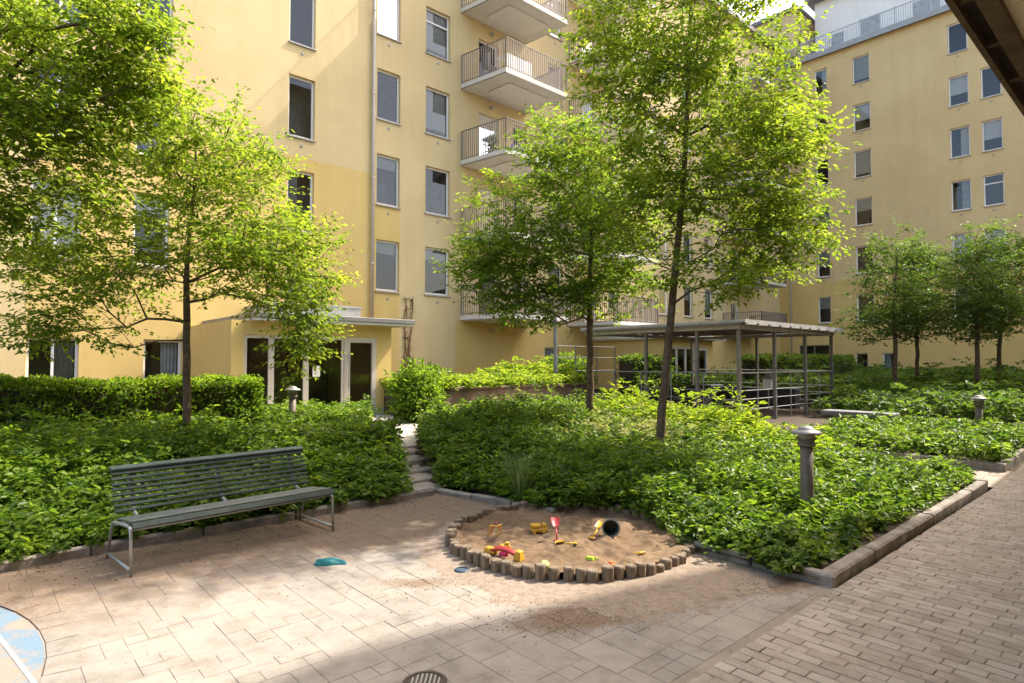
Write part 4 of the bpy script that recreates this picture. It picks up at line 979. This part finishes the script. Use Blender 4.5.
# ================================================================ trees
def make_tree(name, label, base, lean, fork_z, top, blobs, ncl, leaves_per, leaf_len, tr, seed, material, group=None, droop=.25, sprig=.42):
    """base (x,y,z); lean = point the trunk passes at fork height; blobs: (centre xyz, radii xyz, weight)"""
    rg = np.random.default_rng(seed); base = np.array(base, float); fork = np.array(lean, float); top = np.array(top, float)
    root = thing(name, label, 'tree', base, group)
    nodes = []; par = []; plen = []
    n1 = 9
    for i in range(n1):
        t = i/(n1-1); q = base+(fork-base)*t; q = q+np.array((rg.normal(0, .012), rg.normal(0, .012), 0))*(0 < i < n1-1)
        nodes.append(q); par.append(i-1); plen.append(0.0)
    n2 = 12; fi = n1-1
    for i in range(1, n2):
        t = i/(n2-1); q = fork+(top-fork)*t+np.array((sin(t*5+seed), cos(t*4+seed), 0))*.10*t
        nodes.append(q); par.append(len(nodes)-2); plen.append(np.linalg.norm(q-fork)*.55)
    wts = np.array([b[2] for b in blobs], float); wts /= wts.sum(); pts = []
    ph = rg.uniform(0, 50)
    while len(pts) < ncl:
        b = blobs[rg.choice(len(blobs), p=wts)]
        d = unit(rg.normal(0, 1, 3)); q = np.array(b[0])+d*np.array(b[1])*rg.random()**.40*1.04
        g = mnoise.noise(Vector((q[0]*1.1+ph, q[1]*1.1, q[2]*1.6)))
        if g < -.18 and rg.random() < .85: continue
        if q[2] < base[2]+.9: continue
        pts.append(q)
    pts = np.array(pts); axis_d = np.hypot(pts[:, 0]-fork[0], pts[:, 1]-fork[1])+.4*np.abs(pts[:, 2]-fork[2])
    order = np.argsort(axis_d); ends = []
    NP = np.array(nodes); PL = np.array(plen)
    for k in order:
        q = pts[k]; cand = np.arange(n1-2, len(NP)); C_ = NP[cand]
        dd = np.linalg.norm(C_-q, axis=1); rise = q[2]-C_[:, 2]
        cost = dd+.42*PL[cand]+np.where(rise < -.15, (-.15-rise)*1.3, 0)+np.where(rise > .9*dd, .15, 0)
        j = cand[np.argmin(cost)]; a = NP[j]; ln = np.linalg.norm(q-a); m = max(1, int(ln/.28)); prev = j
        out = q-a; out[2] = 0
        for i in range(1, m+1):
            t = i/m; x = a+(q-a)*t+np.array((0, 0, 1))*(.16*ln*sin(pi*t)*.55)+(rg.normal(0, .02, 3) if i < m else 0)
            NP = np.vstack([NP, x]); PL = np.append(PL, PL[prev]+ln/m); par.append(prev); prev = len(NP)-1
        ends.append((prev, unit(q-a)))
    n = len(NP); cnt = np.zeros(n)
    for e, _ in ends: cnt[e] += 1
    for i in range(n-1, 0, -1):
        pass
    orderi = sorted(range(n), key=lambda i: -i)
    for i in orderi:
        if par[i] >= 0: cnt[par[i]] += cnt[i]
    rad = .0062*np.maximum(cnt, 1)**.50
    sc = tr/rad[fi]; rad = np.maximum(.0045, rad*np.where(cnt > 1, sc, 1.0)) if sc < 1 else np.maximum(.005, rad*np.minimum(sc, 1+(sc-1)*np.minimum(1, cnt/30)))
    for i in range(n1): rad[i] = tr*(1.22-.22*i/(n1-1)) if i else tr*1.45
    for i in range(n1, n1+n2-1): rad[i] = min(rad[i], tr*(1-.8*(i-n1+1)/n2))
    mb = MB(); mb.tube([NP[i] for i in range(n1)], [rad[i] for i in range(n1)], 12)
    mb.build('trunk', 'bark', root, smooth=True)
    kids = {}
    for i in range(n1, n): kids.setdefault(par[i], []).append(i)
    mb = MB(); starts = [i for i in range(n1, n) if True]
    seen = set()
    def chain(i):
        c = [par[i], i]
        while kids.get(c[-1]):
            nx = max(kids[c[-1]], key=lambda k: cnt[k]); 
            if nx in seen: break
            c.append(nx)
        return c
    for i in sorted(range(n1, n), key=lambda k: -cnt[k]):
        if i in seen: continue
        c = chain(i); seen.update(c[1:])
        rr = [min(rad[c[0]], rad[c[1]]*1.25)]+[rad[k] for k in c[1:]]
        mb.tube([NP[k] for k in c], rr, 6 if rr[0] > .012 else 4)
    mb.build('branches', 'bark', root, smooth=True)
    # sprigs of leaves
    C, D, NN, LN, TN = [], [], [], [], []
    for e, dr in ends:
        q = NP[e]; tone0 = rg.normal(.5, .16); ntw = rg.integers(4, 7)
        for tt in range(ntw):
            az = rg.uniform(0, 2*pi); d = unit(np.array((cos(az), sin(az), rg.normal(.05, .25)))+dr*.55); L_ = sprig*rg.uniform(.6, 1.25); m = max(2, int(leaves_per/ntw))
            for i in range(m):
                t = (i+.6)/m; c = q+d*L_*t+np.array((0, 0, -droop*.25*t*t*L_))+rg.normal(0, .02, 3)
                sidev = np.cross(d, (0, 0, 1.)); sg = 1 if i % 2 else -1
                dl = unit(d*.7+sidev*sg*rg.uniform(.4, 1.1)+np.array((0, 0, -droop))+rg.normal(0, .28, 3))
                C.append(c); D.append(dl); NN.append(np.array((0, 0, 1.))+rg.normal(0, .42, 3)); LN.append(leaf_len*rg.uniform(.65, 1.2)); TN.append(tone0+rg.normal(0, .16))
    LN = np.array(LN)
    leaf_mesh('crown', np.array(C), np.array(D), np.array(NN), LN, LN*rg.uniform(.45, .62, len(LN)), np.array(TN), material, root, base)
    return root
def blob(x, y, Y, rx, ry, rd, wt):
    c = pix(x, y, Y); k = Y/F; return (c, (rx*k, rd, ry*k), wt)
# tree at the far left, its trunk outside the picture
Y = 6.9
make_tree('tree', 'bright leafy tree reaching in from the left edge above the hedge', pix(-105, 500, Y)*[1, 1, 0]+[0, 0, .1], pix(-75, 300, Y), 0, pix(-20, -60, Y),
          [blob(40, 50, Y, 120, 85, 1.3, 6), blob(95, 85, 7.2, 75, 60, 1.0, 4), blob(-40, 120, Y, 110, 120, 1.5, 5), blob(20, 165, Y, 65, 50, .9, 2.2), blob(-60, -60, Y, 130, 90, 1.3, 4), blob(110, 25, 7.0, 55, 40, .8, 2), blob(-5, 225, 7.0, 45, 45, .7, 1.2)],
          640, 42, .078, .075, 11, 'leaf_tree_lime')
Y = 9.06; B1 = pix(186, 433, Y)
make_tree('tree', 'young tree rising from the hedge behind the park bench', (B1[0], B1[1], .22), pix(187, 322, Y), 0, pix(190, 110, Y),
          [blob(190, 205, Y, 105, 95, 1.5, 7), blob(275, 262, Y, 68, 52, 1.2, 5.0), blob(300, 330, 8.7, 30, 42, .4, .9), blob(85, 285, Y, 85, 48, 1.2, 3), blob(160, 140, Y, 80, 60, 1.1, 3), blob(235, 175, Y, 60, 70, 1.0, 2), blob(50, 330, 8.8, 45, 22, .6, .7), blob(150, 335, 8.5, 60, 25, .6, .7), blob(60, 240, Y, 70, 50, 1.0, 2)],
          780, 42, .076, .050, 23, 'leaf_tree_lime')
Y = 11.6; B2 = pix(591, 420, Y)
make_tree('tree', 'slim tree with a spreading crown standing left of the leaning trunk in the bed', (B2[0], B2[1], .1), pix(590, 322, Y), 0, pix(588, 140, Y),
          [blob(545, 225, Y, 78, 75, 1.4, 6), blob(610, 190, Y, 62, 75, 1.3, 4.5), blob(500, 270, Y, 48, 42, .9, 2.2), blob(612, 290, Y, 48, 34, .9, 2), blob(555, 155, Y, 48, 38, .9, 2), blob(540, 305, Y, 55, 22, .8, 1.2)],
          780, 42, .082, .060, 37, 'leaf_tree')
Y = 9.5; B3 = pix(657, 448, Y)
make_tree('tree', 'tallest tree with a dark leaning trunk in the middle of the bed', (B3[0], B3[1], .1), pix(672, 305, Y), 0, pix(700, -60, Y),
          [blob(690, 60, Y, 105, 80, 1.5, 7), blob(620, 60, 9.6, 50, 65, 1.0, 2.6), blob(715, 175, Y, 95, 72, 1.5, 6), blob(765, 235, Y, 58, 48, 1.0, 3), blob(640, 200, 9.8, 52, 65, 1.1, 2.8), blob(700, -60, Y, 100, 70, 1.4, 5), blob(780, 130, Y, 40, 50, .8, 1.8), blob(715, 275, 9.2, 50, 25, .8, 1.2)],
          980, 44, .082, .060, 51, 'leaf_tree_lime')
for i, (x, yb, top, Y, w_, lab, sd) in enumerate([(895, 385, 232, 21, 50, 'far tree left of the pair, its trunk nearest the pergola', 61), (917, 385, 262, 24, 42, 'slender far tree with a thin trunk just right of the leftmost far trunk', 62),
                                       (977, 385, 226, 20.5, 46, 'dark far tree in front of the brown wall panel, straight trunk', 63), (996, 385, 240, 22, 56, 'far tree at the right edge with a slanting trunk', 64)]):
    b = pix(x, yb, Y); off = 7 if i == 3 else 0
    make_tree('tree', lab, (b[0], b[1], .2), pix(x+off*.6, 338, Y), 0, pix(x+off, top+12, Y),
              [blob(x+4, 285, Y, w_*.85, 42, 1.4, 5), blob(x-14, 322, Y, w_*.75, 20, 1.1, 2), blob(x+14, 312, Y, w_*.8, 22, 1.1, 2), blob(x+2, (top+270)/2, Y, w_*.55, (285-top)*.48, 1.0, 2)],
              300, 34, .11, .065, sd, 'leaf_far', 'far trees before the end block', sprig=.5)

# ================================================================ planting
def cover(name, label, n, region, height, soil, leaf, material, seed, cat='ground cover', kind='stuff', per=10, layers=(1.0, .72, .45), spread=.10, wide=.5, up=.35, fold=.18):
    rg = np.random.default_rng(seed); C, D, NN, LN, TN = [], [], [], [], []
    cnt = 0; tries = 0
    while cnt < n and tries < n*30:
        tries += 1; q = region(rg)
        if q is None: continue
        p, r = q; h = height(p, r)
        if h <= .03: continue
        h *= rg.uniform(.62, 1.18)*(1.45 if rg.random() < .07 else 1); cnt += 1
        s0 = soil(p, r); tone0 = rg.normal(.46, .15)+.12*nz(p, r, .9, seed)
        X, Y_, _ = W(p, r); lx, ly = rg.normal(0, .06, 2)
        for li, lv in enumerate(layers):
            m = per if li == 0 else max(3, int(per*.6)); a0 = rg.uniform(0, 6.28)
            for i in range(m):
                az = a0+i*2.4; pit = rg.uniform(-.35, .75) if li == 0 else rg.uniform(-.5, .4)
                d = (cos(az)*cos(pit), sin(az)*cos(pit), sin(pit))
                zz = s0+h*lv+rg.normal(0, .025); rr = rg.random()*spread
                C.append((X+lx*lv+cos(az)*rr*.4, Y_+ly*lv+sin(az)*rr*.4, max(s0+.015, zz))); D.append(d); NN.append((rg.normal(0, .6), rg.normal(0, .6), 1))
                LN.append(leaf*rg.uniform(.5, 1.25)); TN.append(tone0+rg.normal(0, .19))
    LN = np.array(LN)
    o = leaf_mesh(name, np.array(C), np.array(D), np.array(NN), LN, LN*wide*rg.uniform(.8, 1.2, len(LN)), np.array(TN), material, None, (0, 0, 0), fold)
    return tag(o, label, cat, kind=kind)
soil1 = lambda p, r: terrain(p, r)+.05
def g2(p, r, cp, cr, sp, sr): return math.exp(-((p-cp)/sp)**2-((r-cr)/sr)**2)
def in_sandbox(p, r, m=0.0):
    X, Y_, _ = W(p, r); return math.hypot(X-SX, Y_-SY) < SBR+m
def reg_main(rg):
    p = rg.uniform(4.85, 10.95); r = rg.uniform(2.2, 12.6)
    if p < 5.12 and r < 6.95: 
        return None
    if r > 7.0 and p < 4.86+(min(r, 9)-7)*.5+max(0, (r-9.0))*.76: return None
    if in_sandbox(p, r, -.12): return None
    if r > 10 and p > 10.3: return None
    return p, r
def h_main(p, r):
    h = .28+.10*nz(p, r, 1.3, 4)+.10*nz(p, r, 2.9, 9)-.17*g2(p, r, 6.2, 2.6, .9, .6)
    h += .36*g2(p, r, 7.9, 8.3, 1.6, 1.6)+.18*g2(p, r, 6.4, 7.2, .9, 1.4)+.10*g2(p, r, 7.5, 5, 2, 1.5)+.25*g2(p, r, 9.6, 7, 1.5, 2.5)
    e = min(r-2.02, 10.95-p, p-5.0 if r < 7 else 9); h *= .42+.58*sm((e-.1)/.6)
    return h
cover('ground_cover', 'mixed leafy ground cover filling the kerbed bed round the two trees', 8200, reg_main, h_main, soil1, .074, 'leaf_cover', 101, wide=.56)
def reg_left(rg):
    p = rg.uniform(-5.5, 5.4); r = rg.uniform(6.86, 11.3)
    if p > 4.34+(r-7)*.54: return None
    return p, r
def h_left(p, r):
    h = .25+.20*sm((r-7)/2.6)+.12*nz(p, r, 1.2, 14)+.11*nz(p, r, 2.7, 2)+.05*g2(p, r, 3.0, 8.0, .9, 1.2)-.22*sm((p-2.6)/1.2)*sm((r-8.6)/1)
    return h*(.55+.45*sm((r-6.86)/.4))
cover('ground_cover', 'leafy shrubs and ground cover between the bench and the hedge', 6500, reg_left, h_left, soil1, .076, 'leaf_cover', 102, wide=.56)
def reg_hl(rg):
    p = rg.uniform(3.2, 7.6); r = rg.uniform(11.0, 13.4)
    if p > 5.75+(r-10.6)*.55 or p < 3.9: return None
    return p, r
cover('ground_cover', 'low shrubs in front of the entrance glazing', 900, reg_hl, lambda p, r: (.42+.10*nz(p, r, 1.4, 3)), soil1, .09, 'leaf_cover', 103)
cover('planter_shrubs', 'shrubs overflowing the small kerbed planter by the far bollard', 700, lambda rg: (rg.uniform(12.4, 15.8), rg.uniform(2.05, 5.2)),
      lambda p, r: .27+.07*nz(p, r, 1.6, 5), lambda p, r: terrain(p, r)+.06, .10, 'leaf_cover', 104)
def far_reg(rg):
    p = rg.uniform(19.0, 41); r = rg.uniform(1.2, 16.5)
    if p < 22.2 and r > 7.6: return None
    return p, r
cover('ground_cover', 'wide mass of green ground cover under the far trees', 5200, far_reg, lambda p, r: .55+.22*sm((p-19)/5)+.25*nz(p, r, .7, 8)+.1*nz(p, r, 2, 3), lambda p, r: terrain(p, r), .17, 'leaf_far', 105, per=9, spread=.2)
cover('low_shrubs', 'narrow leaved pale green plants mixed through the central bed', 900, reg_main, lambda p, r: h_main(p, r)*1.12 if nz(p, r, .9, 21) > .02 else 0, soil1, .10, 'leaf_hedge', 111, wide=.27, spread=.14, up=.6)
cover('low_shrubs', 'narrow leaved pale green plants mixed through the bed behind the bench', 800, reg_left, lambda p, r: h_left(p, r)*1.12 if nz(p, r, .9, 31) > .02 else 0, soil1, .105, 'leaf_hedge', 112, wide=.27, spread=.14, up=.6)
cover('withered_leaves', 'scattered brown and yellow old leaves among the bed plants', 170, reg_main, lambda p, r: h_main(p, r)*.98, soil1, .06, 'leaf_cream', 113, per=4, layers=(1.0,), wide=.5)
# feathery plants at the back of the bed
def reg_f(rg):
    while True:
        a, b, c, d = [(10.2, 4.4, .6, .6), (10.2, 5.3, .7, .8), (10.3, 5.9, .5, .7), (9.9, 6.6, .6, .7), (10.2, 7.6, .5, .6)][rg.integers(5)]
        p, r = rg.normal(a, c*.6), rg.normal(b, d*.6)
        if 2.1 < r and (p < 10.9 or p > 12.5): return p, r
cover('feathery_shrubs', 'feathery yellow green shrubs along the back of the bed before the pergola', 1300, reg_f, lambda p, r: .36+.40*sm((r-4.6)/1.2)+.16*nz(p, r, 2, 7), soil1, .12, 'leaf_fern', 106, per=12, wide=.26, spread=.2, up=.6)
def reg_c(rg):
    p, r = rg.normal(8.6, .55), rg.normal(6.5, .6); return p, r
cover('variegated_shrubs', 'pale cream edged shrubs round the foot of the leaning trunk', 420, reg_c, lambda p, r: .60+.12*nz(p, r, 2, 7), soil1, .075, 'leaf_cream', 107, per=12, wide=.34)
# raised planter behind the retaining wall
cover('planter_greenery', 'yellow green climbing plants spilling over the brown retaining wall', 900, lambda rg: (rg.uniform(8.6, 15.1), rg.uniform(12.95, 15.6)),
      lambda p, r: .28+.12*nz(p, r, 1.5, 3)+.30*sm((p-11.5)/2)*sm((r-13.2)/.8), lambda p, r: 1.02, .12, 'leaf_fern', 108, per=11, spread=.16)
# hedges and single shrubs
def hedge(name, label, p0, p1, r0, r1, h, n, leaf, material, seed, group=None):
    rg = np.random.default_rng(seed); C, D, NN, LN, TN = [], [], [], [], []; z0 = terrain((p0+p1)/2, (r0+r1)/2)
    t = thing(name, label, 'hedge', W((p0+p1)/2, (r0+r1)/2, z0), group)
    for i in range(n):
        face = rg.random(); a = rg.random(); p = p0+(p1-p0)*rg.random(); hh = h+.12*nz(p, 0, 1.2, seed)+.10*nz(p, 3, 3.4, seed)
        dep = abs(rg.normal(0, .12))
        if face < .42: r = r0+dep+.16*nz(p, a*2, 1.8, seed); z = hh*a; nrm = np.array((*W(0, -1)[:2], .5))
        elif face < .85: r = r0+(r1-r0)*a; z = hh-dep; nrm = np.array((0, 0, 1.))
        else: p = (p1-dep) if rg.random() < .7 else p0+dep; r = r0+(r1-r0)*rg.random(); z = hh*a; nrm = np.array((*W(1, 0)[:2], .4))
        X, Y_, _ = W(p, r); d = unit(nrm*.5+rg.normal(0, .75, 3))
        C.append((X, Y_, z0+z)); D.append(d); NN.append(nrm+rg.normal(0, .5, 3)); LN.append(leaf*rg.uniform(.6, 1.25)); TN.append(rg.normal(.5, .2)+(.18 if z > hh*.85 else 0))  # top leaves toned lighter: sunlight on the hedge put into the colour
    LN = np.array(LN)
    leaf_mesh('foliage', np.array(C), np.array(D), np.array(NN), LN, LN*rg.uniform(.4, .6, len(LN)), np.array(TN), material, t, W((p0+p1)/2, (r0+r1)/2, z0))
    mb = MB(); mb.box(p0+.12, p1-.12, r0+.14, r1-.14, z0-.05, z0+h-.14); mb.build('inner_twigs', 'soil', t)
    return t
hedge('hedge', 'long trimmed hedge below the ground floor windows behind the young tree', -3.5, 4.0, 11.3, 12.4, 1.22, 26000, .075, 'leaf_hedge', 201)
hedge('hedge', 'dark clipped hedge behind the pergola', 23.5, 33.0, 11.2, 12.4, 1.75, 9000, .14, 'leaf_far', 202)
hedge('hedge', 'short dark hedge beside the second entrance canopy', 19.5, 22.2, 14.6, 15.6, 1.7, 4000, .13, 'leaf_far', 203)
def shrub(name, label, c, rad, n, leaf, material, seed, wide=.5):
    rg = np.random.default_rng(seed); c = np.array(c, float); t = thing(name, label, 'shrub', c)
    lob = [(unit(rg.normal(0, 1, 3))*.45*rg.random(), rg.uniform(.5, .8)) for _ in range(9)]
    d = unit(rg.normal(0, 1, (n, 3))); k = rg.integers(0, 9, n); L0 = np.array([x[0] for x in lob]); L1 = np.array([x[1] for x in lob])
    q = (L0[k]+d*(L1[k]*rg.random(n)**.25)[:, None])*np.array(rad); q[:, 2] = np.abs(q[:, 2]+rad[2]*.75)
    dirs = unit(d*.7+rg.normal(0, .6, (n, 3))); LN = leaf*rg.uniform(.6, 1.25, n)
    leaf_mesh('foliage', c+q, dirs, d*.6+np.array((0, 0, 1.))+rg.normal(0, .4, (n, 3)), LN, LN*wide, rg.normal(.5, .2, n), material, t, c)
    mb = MB()
    for i in range(9):
        e = c+lob[i][0]*np.array(rad)+(0, 0, rad[2]*.8); mb.tube([c+rg.normal(0, .05, 3)*[1, 1, 0], (c+e)/2+rg.normal(0, .05, 3), e], [.018, .013, .007], 5)
    mb.build('stems', 'stem', t)
shrub('shrub', 'rounded green shrub right of the entrance door by the end of the retaining wall', W(8.25, 12.75, .28), (.72, .72, .95), 6500, .13, 'leaf_hedge', 301, .38)
shrub('shrub', 'darker bushy shrub in the raised planter under the balconies', W(10.2, 15.2, .6), (.9, .9, .6), 3200, .13, 'leaf_cover', 302)
shrub('shrub', 'leafy bush behind the trellis in the raised planter', W(15.6, 14.6, .8), (1.3, .9, .75), 4500, .13, 'leaf_hedge', 303)
shrub('shrub', 'bush climbing the trellis left of the pergola', W(13.0, 14.6, .9), (1.2, .8, .55), 3600, .13, 'leaf_fern', 304)
# grass tuft left of the sandbox
c = np.array(gnd(520, 490, .2)); rg = np.random.default_rng(9); t = thing('grass_clump', 'clump of long grass blades at the bed edge left of the sandbox', 'grass clump', (c[0], c[1], .05))
mb = MB(); tones = []
for i in range(150):
    az = rg.uniform(0, 2*pi); sp_ = rg.uniform(.03, .34); h_ = rg.uniform(.45, .88); b = np.array((c[0], c[1], .05))+np.array((cos(az), sin(az), 0))*rg.uniform(0, .09)
    wv = np.array((-sin(az), cos(az), 0))*.007; pr = []
    for k in range(5):
        u = k/4; q = b+np.array((cos(az), sin(az), 0))*sp_*u**1.7+np.array((0, 0, h_*(u-.28*u**3)))
        pr += [q-wv*(1-u*.85), q+wv*(1-u*.85)]
    mb.add(pr, [(2*k, 2*k+1, 2*k+3, 2*k+2) for k in range(4)]); tones += [float(np.clip(rg.normal(.5, .3), 0, 1))]*4
o = mb.build('blades', 'grass', t)
at_ = o.data.attributes.new('tone', 'FLOAT', 'FACE'); at_.data.foreach_set('value', tones)
for ob in list(S.objects):
    if ob.parent is None and ob.type == 'MESH' and 'label' not in ob: print('UNLABELLED', ob.name)
